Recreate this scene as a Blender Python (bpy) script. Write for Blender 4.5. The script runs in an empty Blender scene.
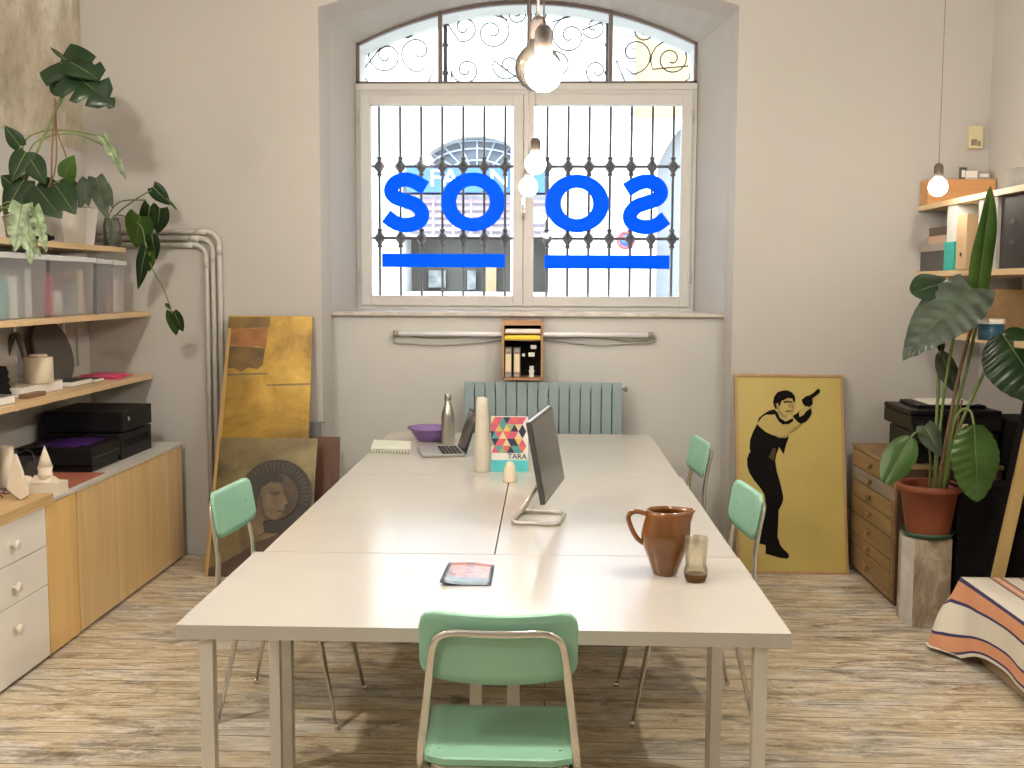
import bpy, bmesh, math, random
from mathutils import Vector, Matrix
random.seed(7)
PI=math.pi
C=bpy.context.scene.collection
sc=bpy.context.scene
# ------------------------------------------------------------------ camera
F=1085.0; CAMH=1.574
YAW,PIT,ROL=math.radians(1.85),math.radians(5.27),math.radians(0.25)
RM=Matrix.Rotation(YAW,3,'Z')@Matrix.Rotation(PI/2-PIT,3,'X')@Matrix.Rotation(ROL,3,'Z')
cam=bpy.data.objects.new('camera',bpy.data.cameras.new('camera')); C.objects.link(cam)
cam.location=(0,0,CAMH); cam.rotation_euler=RM.to_euler()
cam.data.sensor_width=36; cam.data.lens=36*F/1024; cam.data.clip_end=200
sc.camera=cam
def U(px,py,**k):
    """where the line of sight through a photo pixel meets a real plane x=, y= or z="""
    d=RM@Vector(((px-512)/F,-(py-384)/F,-1)); a,c=list(k.items())[0]; i='xyz'.index(a)
    o=Vector((0,0,CAMH)); return o+d*((c-o[i])/d[i])
# ------------------------------------------------------------------ materials
def new_mat(name):
    m=bpy.data.materials.new(name); m.use_nodes=True; nt=m.node_tree
    return m,nt,nt.nodes['Principled BSDF']
def ramp(nt,stops):
    r=nt.nodes.new('ShaderNodeValToRGB'); e=r.color_ramp.elements
    while len(e)<len(stops): e.new(0.5)
    for i,(p,c) in enumerate(stops): e[i].position=p; e[i].color=(*c,1)
    return r
def coords(nt,scale=(1,1,1),rot=(0,0,0),src='Object'):
    t=nt.nodes.new('ShaderNodeTexCoord'); mp=nt.nodes.new('ShaderNodeMapping')
    mp.inputs['Scale'].default_value=scale; mp.inputs['Rotation'].default_value=rot
    nt.links.new(t.outputs[src],mp.inputs['Vector']); return mp
def noise(nt,vec,scale,detail=4,rough=0.55,dist=0):
    n=nt.nodes.new('ShaderNodeTexNoise'); n.inputs['Scale'].default_value=scale; n.inputs['Detail'].default_value=detail
    n.inputs['Roughness'].default_value=rough; n.inputs['Distortion'].default_value=dist
    nt.links.new(vec.outputs[0],n.inputs['Vector']); return n
def mixc(nt,fac,a,b,mode='MIX'):
    m=nt.nodes.new('ShaderNodeMix'); m.data_type='RGBA'; m.blend_type=mode
    for sock,v in ((m.inputs['Factor'],fac),(m.inputs['A'],a),(m.inputs['B'],b)):
        pass
    ins=[s for s in m.inputs if s.enabled or True]
    fi=[s for s in m.inputs if s.name=='Factor' and s.type=='VALUE'][0]
    ai=[s for s in m.inputs if s.name=='A' and s.type=='RGBA'][0]
    bi=[s for s in m.inputs if s.name=='B' and s.type=='RGBA'][0]
    for s,v in ((fi,fac),(ai,a),(bi,b)):
        if hasattr(v,'is_output'): nt.links.new(v,s)
        elif isinstance(v,(int,float)): s.default_value=v
        else: s.default_value=(*v,1)
    return [s for s in m.outputs if s.type=='RGBA'][0]
def bump(nt,bs,h,strength=0.2,dist=0.01):
    b=nt.nodes.new('ShaderNodeBump'); b.inputs['Strength'].default_value=strength; b.inputs['Distance'].default_value=dist
    nt.links.new(h,b.inputs['Height']); nt.links.new(b.outputs[0],bs.inputs['Normal'])
MATS={}
def mat(name,col,rough=0.5,metal=0.0,var=0.06,vscale=6,bmp=0.0,spec=0.5,coat=0.0):
    if name in MATS: return MATS[name]
    m,nt,bs=new_mat(name); v=coords(nt); n=noise(nt,v,vscale)
    lo=tuple(max(0,c*(1-var)) for c in col); hi=tuple(min(1,c*(1+var)) for c in col)
    r=ramp(nt,[(0.3,lo),(0.7,hi)]); nt.links.new(n.outputs['Fac'],r.inputs[0]); nt.links.new(r.outputs[0],bs.inputs['Base Color'])
    bs.inputs['Roughness'].default_value=rough; bs.inputs['Metallic'].default_value=metal
    bs.inputs['Specular IOR Level'].default_value=spec; bs.inputs['Coat Weight'].default_value=coat
    if bmp: bump(nt,bs,noise(nt,v,vscale*8).outputs['Fac'],bmp)
    MATS[name]=m; return m
def wood(name,a,b,axis='Y',scale=1.0,rough=0.5,coat=0):
    if name in MATS: return MATS[name]
    m,nt,bs=new_mat(name)
    s={'X':(0.6,9,9),'Y':(9,0.6,9),'Z':(9,9,0.6)}[axis]; v=coords(nt,tuple(k*scale for k in s))
    n=noise(nt,v,2.2,6,0.6,0.6); r=ramp(nt,[(0.3,a),(0.72,b)]); nt.links.new(n.outputs['Fac'],r.inputs[0])
    nt.links.new(r.outputs[0],bs.inputs['Base Color']); bs.inputs['Roughness'].default_value=rough; bs.inputs['Coat Weight'].default_value=coat
    bump(nt,bs,n.outputs['Fac'],0.08); MATS[name]=m; return m
def glass(name,tint=(1,1,1),refl=1.0,haze=0.0,hazecol=(.9,.9,.9)):
    if name in MATS: return MATS[name]
    m=bpy.data.materials.new(name); m.use_nodes=True; nt=m.node_tree; nt.nodes.clear()
    out=nt.nodes.new('ShaderNodeOutputMaterial'); t=nt.nodes.new('ShaderNodeBsdfTransparent'); t.inputs[0].default_value=(*tint,1)
    g=nt.nodes.new('ShaderNodeBsdfGlossy'); g.inputs['Roughness'].default_value=0.02
    fr=nt.nodes.new('ShaderNodeFresnel'); fr.inputs[0].default_value=1.45
    ml=nt.nodes.new('ShaderNodeMath'); ml.operation='MULTIPLY'; ml.inputs[1].default_value=refl; nt.links.new(fr.outputs[0],ml.inputs[0])
    mx=nt.nodes.new('ShaderNodeMixShader'); nt.links.new(ml.outputs[0],mx.inputs[0]); nt.links.new(t.outputs[0],mx.inputs[1]); nt.links.new(g.outputs[0],mx.inputs[2])
    last=mx
    if haze:
        d=nt.nodes.new('ShaderNodeBsdfDiffuse'); d.inputs[0].default_value=(*hazecol,1)
        tl=nt.nodes.new('ShaderNodeBsdfTranslucent'); tl.inputs[0].default_value=(*hazecol,1)
        m1=nt.nodes.new('ShaderNodeMixShader'); m1.inputs[0].default_value=0.5; nt.links.new(d.outputs[0],m1.inputs[1]); nt.links.new(tl.outputs[0],m1.inputs[2])
        m2=nt.nodes.new('ShaderNodeMixShader'); m2.inputs[0].default_value=haze; nt.links.new(mx.outputs[0],m2.inputs[1]); nt.links.new(m1.outputs[0],m2.inputs[2]); last=m2
    nt.links.new(last.outputs[0],out.inputs[0]); MATS[name]=m; return m
def emit(name,col,s):
    m=bpy.data.materials.new(name); m.use_nodes=True; nt=m.node_tree; nt.nodes.clear()
    out=nt.nodes.new('ShaderNodeOutputMaterial'); e=nt.nodes.new('ShaderNodeEmission'); e.inputs[0].default_value=(*col,1); e.inputs[1].default_value=s
    nt.links.new(e.outputs[0],out.inputs[0]); return m
def translucent(name,col,t=0.5,rough=0.5,var=0.15,scale=12):
    if name in MATS: return MATS[name]
    m,nt,bs=new_mat(name); v=coords(nt); n=noise(nt,v,scale)
    r=ramp(nt,[(0.3,tuple(c*(1-var) for c in col)),(0.7,tuple(min(1,c*(1+var)) for c in col))]); nt.links.new(n.outputs['Fac'],r.inputs[0])
    nt.links.new(r.outputs[0],bs.inputs['Base Color']); bs.inputs['Roughness'].default_value=rough
    tl=nt.nodes.new('ShaderNodeBsdfTranslucent'); nt.links.new(r.outputs[0],tl.inputs[0])
    mx=nt.nodes.new('ShaderNodeMixShader'); mx.inputs[0].default_value=t
    nt.links.new(bs.outputs[0],mx.inputs[1]); nt.links.new(tl.outputs[0],mx.inputs[2]); nt.links.new(mx.outputs[0],nt.nodes['Material Output'].inputs[0])
    MATS[name]=m; return m
# ------------------------------------------------------------------ mesh helpers
def box(bm,x0,x1,y0,y1,z0,z1,mi=0,bev=0.0):
    vs=[bm.verts.new((x,y,z)) for x in (x0,x1) for y in (y0,y1) for z in (z0,z1)]
    fs=[bm.faces.new([vs[i] for i in q]) for q in ((0,1,3,2),(4,6,7,5),(0,4,5,1),(2,3,7,6),(0,2,6,4),(1,5,7,3))]
    for f in fs: f.material_index=mi
    if bev:
        es=list({e for f in fs for e in f.edges})
        r=bmesh.ops.bevel(bm,geom=es,offset=bev,segments=2,affect='EDGES',profile=0.7)
        for f in r['faces']: f.material_index=mi
    return vs
def prism(bm,pts,vec,mi=0,cap=True):
    """polygon of 3-D points pushed along vec"""
    vec=Vector(vec); a=[bm.verts.new(p) for p in pts]; b=[bm.verts.new(Vector(p)+vec) for p in pts]; n=len(pts)
    for i in range(n):
        f=bm.faces.new((a[i],a[(i+1)%n],b[(i+1)%n],b[i])); f.material_index=mi
    if cap:
        f=bm.faces.new(a[::-1]); f.material_index=mi; f=bm.faces.new(b); f.material_index=mi
def tube(bm,pts,r,n=10,mi=0,closed=False,cap=True):
    pts=[Vector(p) for p in pts]; N=len(pts); rs=r if isinstance(r,(list,tuple)) else [r]*N
    rings=[]; up=None
    for i,p in enumerate(pts):
        if closed: t=(pts[(i+1)%N]-pts[i-1])
        else: t=(pts[min(i+1,N-1)]-pts[max(i-1,0)])
        t.normalize()
        if up is None:
            up=Vector((0,0,1)) if abs(t.z)<0.9 else Vector((1,0,0))
        s=t.cross(up); 
        if s.length<1e-5: s=t.cross(Vector((0,1,0)))
        s.normalize(); up=s.cross(t).normalized()
        rings.append([bm.verts.new(p+(s*math.cos(2*PI*k/n)+up*math.sin(2*PI*k/n))*rs[i]) for k in range(n)])
    m=N if closed else N-1
    for i in range(m):
        a,b=rings[i],rings[(i+1)%N]
        for k in range(n):
            f=bm.faces.new((a[k],a[(k+1)%n],b[(k+1)%n],b[k])); f.material_index=mi; f.smooth=True
    if not closed and cap:
        for rg in (rings[0][::-1],rings[-1]):
            f=bm.faces.new(rg); f.material_index=mi
def lathe(bm,prof,c=(0,0,0),n=32,mi=0,axis='Z',close=False):
    """prof: (radius, height) list; consecutive rings are joined"""
    c=Vector(c); rings=[]
    for r,h in prof:
        ring=[]
        for k in range(n):
            a=2*PI*k/n
            v={'Z':Vector((r*math.cos(a),r*math.sin(a),h)),'Y':Vector((r*math.cos(a),h,r*math.sin(a))),'X':Vector((h,r*math.cos(a),r*math.sin(a)))}[axis]
            ring.append(bm.verts.new(c+v))
        rings.append(ring)
    m=len(rings) if close else len(rings)-1
    for i in range(m):
        a,b=rings[i],rings[(i+1)%len(rings)]
        for k in range(n):
            f=bm.faces.new((a[k],a[(k+1)%n],b[(k+1)%n],b[k])); f.material_index=mi; f.smooth=True
    if not close:
        for rg,pr in ((rings[0],prof[0]),(rings[-1],prof[-1])):
            if pr[0]>1e-6:
                f=bm.faces.new(rg); f.material_index=mi
def spline(P,n=6):
    P=[Vector(p) for p in P]; out=[]
    for i in range(len(P)-1):
        a=P[max(i-1,0)];b=P[i];c=P[i+1];d=P[min(i+2,len(P)-1)]
        for k in range(n):
            t=k/n; out.append(0.5*((2*b)+(c-a)*t+(2*a-5*b+4*c-d)*t*t+(3*b-a-3*c+d)*t**3))
    out.append(P[-1]); return out
def rrect(w,h,r,n=5,cx=0,cy=0):
    o=[]
    for sx,sy,a0 in ((1,1,0),(-1,1,90),(-1,-1,180),(1,-1,270)):
        for k in range(n+1):
            a=math.radians(a0+90*k/n); o.append((cx+sx*(w/2-r)+r*math.cos(a),cy+sy*(h/2-r)+r*math.sin(a)))
    return o
def wloc(p):
    v=Vector((0,0,0))
    while p is not None: v+=p.location; p=p.parent
    return v
def obj(name,bm,m,parent=None,world=True,smooth=False,origin=None,solid=0.0,bevel=0.0,autosm=False):
    """one mesh object; world=True: the vertices were given in room coordinates"""
    if isinstance(bm,bmesh.types.BMesh):
        bmesh.ops.remove_doubles(bm,verts=bm.verts,dist=1e-6)
        bmesh.ops.recalc_face_normals(bm,faces=bm.faces)
        if world:
            if parent is not None: off=wloc(parent)
            else:
                if origin is None:
                    xs=[v.co.x for v in bm.verts]; ys=[v.co.y for v in bm.verts]; zs=[v.co.z for v in bm.verts]
                    origin=((min(xs)+max(xs))/2,(min(ys)+max(ys))/2,min(zs))
                off=Vector(origin)
            bmesh.ops.translate(bm,verts=bm.verts,vec=-off)
        me=bpy.data.meshes.new(name); bm.to_mesh(me); bm.free()
    ms=m if isinstance(m,(list,tuple)) else [m]
    for x in ms: me.materials.append(x)
    if smooth:
        for p in me.polygons: p.use_smooth=True
    o=bpy.data.objects.new(name,me); C.objects.link(o)
    if parent is not None: o.parent=parent
    elif world: o.location=origin
    if bevel:
        b=o.modifiers.new('bevel','BEVEL'); b.width=bevel; b.segments=2; b.limit_method='ANGLE'; b.angle_limit=math.radians(40)
    if solid:
        s=o.modifiers.new('solidify','SOLIDIFY'); s.thickness=solid; s.offset=0
    return o
def tag(o,label=None,cat=None,group=None,kind=None):
    if label: o['label']=label
    if cat: o['category']=cat
    if group: o['group']=group
    if kind: o['kind']=kind
    return o
def thing(name,label,cat,loc,rz=0,group=None,kind=None):
    o=bpy.data.objects.new(name,None); C.objects.link(o); o.location=loc; o.rotation_euler=(0,0,rz)
    o.empty_display_size=0.05
    return tag(o,label,cat,group,kind)
def struct(name,bm,m,parent=None,**k):
    o=obj(name,bm,m,parent,**k)
    if parent is None: o['kind']='structure'
    return o
def NB(): return bmesh.new()
def one(name,label,cat,m,fn,group=None,**k):
    bm=NB(); fn(bm); o=obj(name,bm,m,**k); return tag(o,label,cat,group)
def part(name,m,parent,fn,label=None,**k):
    bm=NB(); fn(bm); o=obj(name,bm,m,parent,**k)
    if label: o['label']=label
    return o
def copy_tree(o,parent=None):
    c=o.copy(); C.objects.link(c)
    if parent is not None: c.parent=parent
    for ch in list(o.children): copy_tree(ch,c)
    return c
def text_poly(s,size):
    """letter outlines as a bmesh in the XZ plane, left-bottom at the origin"""
    cu=bpy.data.curves.new('letters','FONT'); cu.body=s; cu.size=size; cu.extrude=0.001
    o=bpy.data.objects.new('letters',cu); C.objects.link(o)
    dg=bpy.context.evaluated_depsgraph_get(); me=bpy.data.meshes.new_from_object(o.evaluated_get(dg))
    bpy.data.objects.remove(o); bm=NB(); bm.from_mesh(me); bpy.data.meshes.remove(me); bpy.data.curves.remove(cu)
    bmesh.ops.rotate(bm,verts=bm.verts,cent=(0,0,0),matrix=Matrix.Rotation(PI/2,3,'X'))
    return bm
# ------------------------------------------------------------------ palette
WALLC=(0.50,0.487,0.457)
def plaster(name,col,strength=0.12,stain=0.06):
    m,nt,bs=new_mat(name); v=coords(nt); n=noise(nt,v,1.1,5,0.6); n2=noise(nt,v,26,4)
    r=ramp(nt,[(0.3,tuple(c*(1-stain) for c in col)),(0.7,tuple(min(1,c*(1+stain*.4)) for c in col))]); nt.links.new(n.outputs['Fac'],r.inputs[0])
    nt.links.new(r.outputs[0],bs.inputs['Base Color']); bs.inputs['Roughness'].default_value=0.85; bs.inputs['Specular IOR Level'].default_value=0.2
    bump(nt,bs,n2.outputs['Fac'],strength,0.004); return m
M_WALL=plaster('cream_plaster',WALLC)
M_NICHE=plaster('grey_cream_plaster',(0.53,0.53,0.51))
def raw_plaster():
    m,nt,bs=new_mat('distressed_plaster'); v=coords(nt,(1,1,0.8)); n=noise(nt,v,2.2,8,0.62,0.3); n2=noise(nt,v,9,6,0.7)
    r=ramp(nt,[(0.30,(0.32,0.27,0.20)),(0.42,(0.46,0.41,0.32)),(0.56,(0.56,0.51,0.42)),(0.64,(0.70,0.67,0.60))]); nt.links.new(n.outputs['Fac'],r.inputs[0])
    r2=ramp(nt,[(0.35,(0.62,0.58,0.5)),(0.62,(1,1,1))]); nt.links.new(n2.outputs['Fac'],r2.inputs[0])
    nt.links.new(mixc(nt,0.7,r.outputs[0],r2.outputs[0],'MULTIPLY'),bs.inputs['Base Color']); bs.inputs['Roughness'].default_value=0.9
    bump(nt,bs,n2.outputs['Fac'],0.4,0.006); return m
M_RAW=raw_plaster()
def floor_mat():
    m,nt,bs=new_mat('worn_floor_boards'); v=coords(nt)
    b=nt.nodes.new('ShaderNodeTexBrick'); b.offset=0.61; b.offset_frequency=2; b.squash=1
    b.inputs['Scale'].default_value=1; b.inputs['Mortar Size'].default_value=0.0026; b.inputs['Brick Width'].default_value=5.3; b.inputs['Row Height'].default_value=0.125
    b.inputs['Color1'].default_value=(0.2,0.2,0.2,1); b.inputs['Color2'].default_value=(0.8,0.8,0.8,1); b.inputs['Mortar'].default_value=(0,0,0,1); b.inputs['Bias'].default_value=0
    nt.links.new(v.outputs[0],b.inputs['Vector'])
    v1=coords(nt,(1.0,5.5,1)); n1=noise(nt,v1,3.4,12,0.78,0.5)      # long worn streaks
    v2=coords(nt,(1,2.2,1)); n2=noise(nt,v2,1.5,6,0.62,0.6)        # large patches
    v3=coords(nt,(2.2,60,1)); n3=noise(nt,v3,3,6,0.75)                 # grain
    base=ramp(nt,[(0.28,(0.20,0.135,0.07)),(0.39,(0.42,0.32,0.19)),(0.48,(0.60,0.50,0.34)),(0.58,(0.72,0.63,0.47)),(0.78,(0.84,0.78,0.65))]); nt.links.new(n1.outputs['Fac'],base.inputs[0])
    gray=ramp(nt,[(0.34,(0.24,0.21,0.165)),(0.45,(0.44,0.40,0.33)),(0.53,(0.62,0.58,0.50)),(0.66,(0.82,0.79,0.72))]); nt.links.new(n1.outputs['Fac'],gray.inputs[0])
    pf=ramp(nt,[(0.48,(0,0,0)),(0.58,(1,1,1))]); nt.links.new(n2.outputs['Fac'],pf.inputs[0])
    c=mixc(nt,pf.outputs[0],base.outputs[0],gray.outputs[0])
    v4=coords(nt,(1.5,4.2,1)); n4=noise(nt,v4,5.5,12,0.82,0.3)       # flaking whitewash
    fl=ramp(nt,[(0.535,(0,0,0)),(0.575,(0.85,0.85,0.85))]); nt.links.new(n4.outputs['Fac'],fl.inputs[0])
    c=mixc(nt,fl.outputs[0],c,(0.76,0.71,0.62))
    v5=coords(nt,(0.9,2.6,1)); n5=noise(nt,v5,2.6,10,0.78,0.6)       # dark worn spots
    dk=ramp(nt,[(0.39,(0.36,0.31,0.26)),(0.475,(1,1,1))]); nt.links.new(n5.outputs['Fac'],dk.inputs[0])
    c=mixc(nt,0.8,c,dk.outputs[0],'MULTIPLY')
    g=ramp(nt,[(0.36,(0.55,0.50,0.45)),(0.50,(1,1,1))]); nt.links.new(n3.outputs['Fac'],g.inputs[0])
    c=mixc(nt,0.8,c,g.outputs[0],'MULTIPLY')
    pl=ramp(nt,[(0.0,(0.88,0.87,0.86)),(1.0,(1.05,1.05,1.05))]); nt.links.new(b.outputs['Color'],pl.inputs[0])
    c=mixc(nt,0.8,c,pl.outputs[0],'MULTIPLY')
    gp=ramp(nt,[(0.40,(0.15,0.15,0.15)),(0.56,(1,1,1))]); nt.links.new(n5.outputs['Fac'],gp.inputs[0])
    mm=nt.nodes.new('ShaderNodeMath'); mm.operation='MULTIPLY'; nt.links.new(b.outputs['Fac'],mm.inputs[0]); nt.links.new(gp.outputs[0],mm.inputs[1])
    c=mixc(nt,mm.outputs[0],c,(0.06,0.04,0.025))
    nt.links.new(c,bs.inputs['Base Color']); bs.inputs['Roughness'].default_value=0.5; bs.inputs['Specular IOR Level'].default_value=0.35
    mt=nt.nodes.new('ShaderNodeMath'); mt.operation='SUBTRACT'; nt.links.new(n1.outputs['Fac'],mt.inputs[0]); nt.links.new(b.outputs['Fac'],mt.inputs[1])
    bump(nt,bs,mt.outputs[0],0.25,0.004); return m
M_FLOOR=floor_mat()
M_WHITE=mat('white_laminate',(0.84,0.815,0.76),0.30,var=0.02,spec=0.5)
M_TABLE=mat('white_tabletop_laminate',(0.54,0.52,0.475),0.17,var=0.015,spec=0.7)
M_LEG=mat('cream_painted_steel',(0.68,0.65,0.58),0.4,var=0.02)
M_WOODL=wood('pale_birch_shelf',(0.60,0.42,0.22),(0.74,0.56,0.34),'Y')
M_PLY=wood('plywood_door',(0.62,0.42,0.19),(0.78,0.57,0.30),'Z',0.7,0.4)
M_PLY2=wood('golden_plywood_door',(0.70,0.45,0.15),(0.83,0.57,0.24),'Z',0.5,0.35)
M_MINT=mat('mint_formica',(0.28,0.55,0.41),0.32,var=0.04)
M_MINTD=mat('mint_formica_backside',(0.27,0.50,0.37),0.4,var=0.05)
M_CHROME=mat('chrome',(0.70,0.68,0.65),0.10,1.0,var=0.03)
M_BLACK=mat('black_plastic',(0.008,0.008,0.009),0.42,var=0.2,spec=0.18)
M_BLACKM=mat('black_matte',(0.008,0.0075,0.0075),0.75,var=0.2,spec=0.15)
M_DGREY=mat('dark_grey_card',(0.075,0.075,0.08),0.6)
M_GREY=mat('mid_grey',(0.32,0.31,0.29),0.6)
M_PAPER=mat('white_paper',(0.80,0.78,0.73),0.7,var=0.03)
M_FRAMEW=mat('window_white_paint',(0.57,0.56,0.54),0.45,var=0.03,bmp=0.05)
M_SILL=mat('worn_sill_marble',(0.50,0.47,0.43),0.5,var=0.2,vscale=14)
M_IRON=mat('dark_iron',(0.075,0.062,0.06),0.55,0.4,var=0.2)
M_PIPE=mat('painted_pipe',(0.50,0.485,0.45),0.45,var=0.05)
M_TERRA=mat('terracotta',(0.25,0.07,0.032),0.6,var=0.12,bmp=0.1)
M_SOIL=mat('potting_soil',(0.05,0.032,0.02),0.95,var=0.4,vscale=60,bmp=0.6)
M_LEAF=translucent('deep_green_leaf',(0.017,0.046,0.018),0.22,0.3,0.3,7)
M_LEAFB=translucent('bright_green_leaf',(0.058,0.135,0.024),0.30,0.32,0.25,9)
M_LEAFV=translucent('variegated_leaf',(0.20,0.27,0.15),0.2,0.4,0.7,24)
M_LEAFG=translucent('grey_green_leaf',(0.075,0.105,0.075),0.2,0.30,0.4,14)
M_STEM=mat('green_stem',(0.13,0.18,0.05),0.5,var=0.2)
M_STEMB=mat('brown_stem',(0.16,0.09,0.05),0.6,var=0.2)
M_CORD=mat('brown_cord',(0.30,0.23,0.19),0.7)
M_CARD=mat('brown_cardboard',(0.52,0.37,0.21),0.75,var=0.05)
M_ORANGE=wood('orange_wood',(0.50,0.24,0.09),(0.64,0.34,0.14),'X',0.8)
M_MODEL=mat('model_board',(0.74,0.66,0.53),0.7,var=0.03)
# ------------------------------------------------------------------ the room
XL,XR,YB,YN,YG,ZC,YR=-2.63,2.42,6.15,6.45,7.0,4.3,-3.0
NX0,NX1=-1.285,1.04          # niche
WX0,WX1=-1.225,0.93          # window opening at the glass plane
def arch(x0,x1,zs,rise,n=20):
    w=(x1-x0)/2; cx=(x0+x1)/2
    return [(cx-w+2*w*i/n, zs+rise*(1-(2*i/n-1)**2)) for i in range(n+1)]
bm=NB(); box(bm,XL-0.3,XR+0.3,YR-0.3,YB+0.02,-0.2,0.0); box(bm,NX0,NX1,YB+0.02,YN+0.02,-0.2,0); struct('floor',bm,M_FLOOR,origin=(0,0,0))
bm=NB(); box(bm,XL-0.3,XR+0.3,YR-0.3,YB+0.3,ZC,ZC+0.2); struct('ceiling',bm,M_WALL)
# left wall: smooth plaster with a raw plaster field high up
bm=NB(); box(bm,XL-0.25,XL,YR,YB,0,ZC); struct('wall_left',bm,M_WALL)
bm=NB(); box(bm,XL+0.0005,XL+0.006,2.0,YB-0.002,2.31,ZC-0.01); struct('wall_left_raw_plaster',bm,M_RAW)
bm=NB(); box(bm,XR,XR+0.25,YR,YB,0,ZC); struct('wall_right',bm,M_WALL)
# back wall: two piers, a field over the arch, then the niche and the splayed window opening
bm=NB()
outer=arch(NX0,NX1,3.10,0.17)
WT=0.95 # wall continues behind
box(bm,XL-0.25,NX0,YB,YB+1.2,0,3.10); box(bm,NX1,XR+0.25,YB,YB+1.2,0,3.10)
pts=[(XL-0.25,YB,3.10)]+[(x,YB,z) for x,z in outer]+[(XR+0.25,YB,3.10),(XR+0.25,YB,ZC),(XL-0.25,YB,ZC)]
prism(bm,pts,(0,YN-YB,0))
struct('wall_back',bm,M_WALL)
bm=NB()
ZS=1.385
box(bm,NX0-0.02,NX1+0.02,YN,YN+0.75,0,ZS)
# splayed reveals and soffit, solid back to the outer face
inner=arch(WX0,WX1,3.085,0.265)
mid=arch(NX0,NX1,3.10,0.17)
def loft(a,ya,b,yb,mi=0):
    va=[bm.verts.new((x,ya,z)) for x,z in a]; vb=[bm.verts.new((x,yb,z)) for x,z in b]
    for i in range(len(a)-1):
        f=bm.faces.new((va[i],va[i+1],vb[i+1],vb[i])); f.material_index=mi
A=[(NX0,ZS)]+[(NX0+(0.0),3.10)]+[p for p in mid[1:-1]]+[(NX1,3.10),(NX1,ZS)]
B=[(WX0,ZS)]+[(WX0,3.085)]+[p for p in inner[1:-1]]+[(WX1,3.085),(WX1,ZS)]
loft(A,YN,B,YG); loft(B,YG,B,YG+0.42)
struct('wall_niche',bm,M_NICHE)
bm=NB(); box(bm,NX0+0.001,NX1-0.001,YN-0.035,YG-0.02,ZS-0.001,ZS+0.022,bev=0.004); struct('trim_sill',bm,M_SILL)
# rear wall behind the viewer
bm=NB(); box(bm,XL-0.25,XR+0.25,YR-0.25,YR,0,ZC); struct('wall_rear',bm,M_WALL)
bm=NB(); box(bm,XL+0.001,-2.10,YB-0.014,YB-0.001,0,0.09); box(bm,NX1,XR,YB-0.014,YB-0.001,0,0.09); struct('baseboard_back',bm,M_WALL)

# ------------------------------------------------------------------ window
win=thing('window_1','tall arched white window with two casements, blue vinyl letters and a fanlight','window',(-0.15,YG,ZS+0.02),kind='structure')
def fr_box(bm,x0,x1,z0,z1,y0,y1,t,b=0.003):
    box(bm,x0,x0+t,y0,y1,z0,z1,bev=b); box(bm,x1-t,x1,y0,y1,z0,z1,bev=b); box(bm,x0+t,x1-t,y0,y1,z1-t,z1,bev=b); box(bm,x0+t,x1-t,y0,y1,z0,z0+t,bev=b)
ZT=2.79; MX=-0.158
def f(bm): fr_box(bm,WX0,WX1,ZS+0.018,ZT,YG-0.03,YG+0.05,0.030); box(bm,WX0,WX1,YG-0.04,YG+0.06,ZT,ZT+0.04,bev=0.004)
part('frame',M_FRAMEW,win,f)
blue=translucent('blue_vinyl',(0.0,0.33,1.0),0.93,0.5,0.0)
M_PANE=glass('window_glass',(0.97,0.985,0.98),1.0)
def px2(px,py): 
    p=U(px,py,y=YG-0.012); return p
def stroke(bm,P,w,mirror=None):
    P=spline([(x,y,0) for x,y in P],6); L=[];Rr=[]
    for i,p in enumerate(P):
        t=(P[min(i+1,len(P)-1)]-P[max(i-1,0)]).normalized(); nrm=Vector((-t.y,t.x,0)); L.append(p+nrm*w/2); Rr.append(p-nrm*w/2)
    for i in range(len(P)-1):
        q=[L[i],L[i+1],Rr[i+1],Rr[i]]; qs=[px2(a.x,a.y) for a in q]
        prism(bm,qs,(0,-0.0006,0),cap=True)
S_L=[(425.5,188),(414,181.5),(404,179.5),(395,183),(391,190.5),(395,197),(406,201),(416,205),(422,213),(419.5,221),(409,225),(397,223.5),(386,216)]
S_R=[(1051.5-x+0.5,y+2.0) for x,y in S_L]
def ring(bm,cx,cy,rx,ry,ix,iy,n=48):
    o=[px2(cx+rx*math.cos(2*PI*k/n),cy+ry*math.sin(2*PI*k/n)) for k in range(n)]
    i_=[px2(cx+ix*math.cos(2*PI*k/n),cy+iy*math.sin(2*PI*k/n)) for k in range(n)]
    for k in range(n):
        j=(k+1)%n; prism(bm,[o[k],o[j],i_[j],i_[k]],(0,-0.0006,0))
for side,(x0,x1) in (('l',(WX0+0.030,MX-0.0005)),('r',(MX+0.0005,WX1-0.030))):
    s=part('sash',M_FRAMEW,win,lambda bm:fr_box(bm,x0+0.001,x1-0.0005,ZS+0.048,ZT-0.030,YG-0.05,YG+0.02,0.064,0.005))
    part('pane',M_PANE,s,lambda bm:box(bm,x0+0.06,x1-0.06,YG-0.010,YG-0.006,ZS+0.10,ZT-0.09))
    if side=='l':
        part('letter',blue,s,lambda bm:stroke(bm,S_L,14.5),'blue vinyl letter S on the casement beside the plant shelves')
        part('letter',blue,s,lambda bm:ring(bm,473,202,32,29.5,16.8,16),'blue vinyl letter O')
        a,b=px2(382,253.5),px2(505,267.5)
    else:
        part('letter',blue,s,lambda bm:ring(bm,577,203.5,32,29,16,15.5),'blue vinyl letter O')
        part('letter',blue,s,lambda bm:stroke(bm,S_R,14.5),'blue vinyl letter S in mirror writing')
        a,b=px2(544.5,255),px2(669.5,269)
    part('underline',blue,s,lambda bm:box(bm,a.x,b.x,a.y-0.0006,a.y,b.z,a.z),'solid blue vinyl bar under the letters')
    xh=x0+0.004 if side=='l' else x1-0.004
    for zz in (1.62,2.62):
        part('hinge',M_FRAMEW,s,lambda bm:tube(bm,[(xh,YG-0.055,zz-0.04),(xh,YG-0.055,zz+0.04)],0.008))
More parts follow.
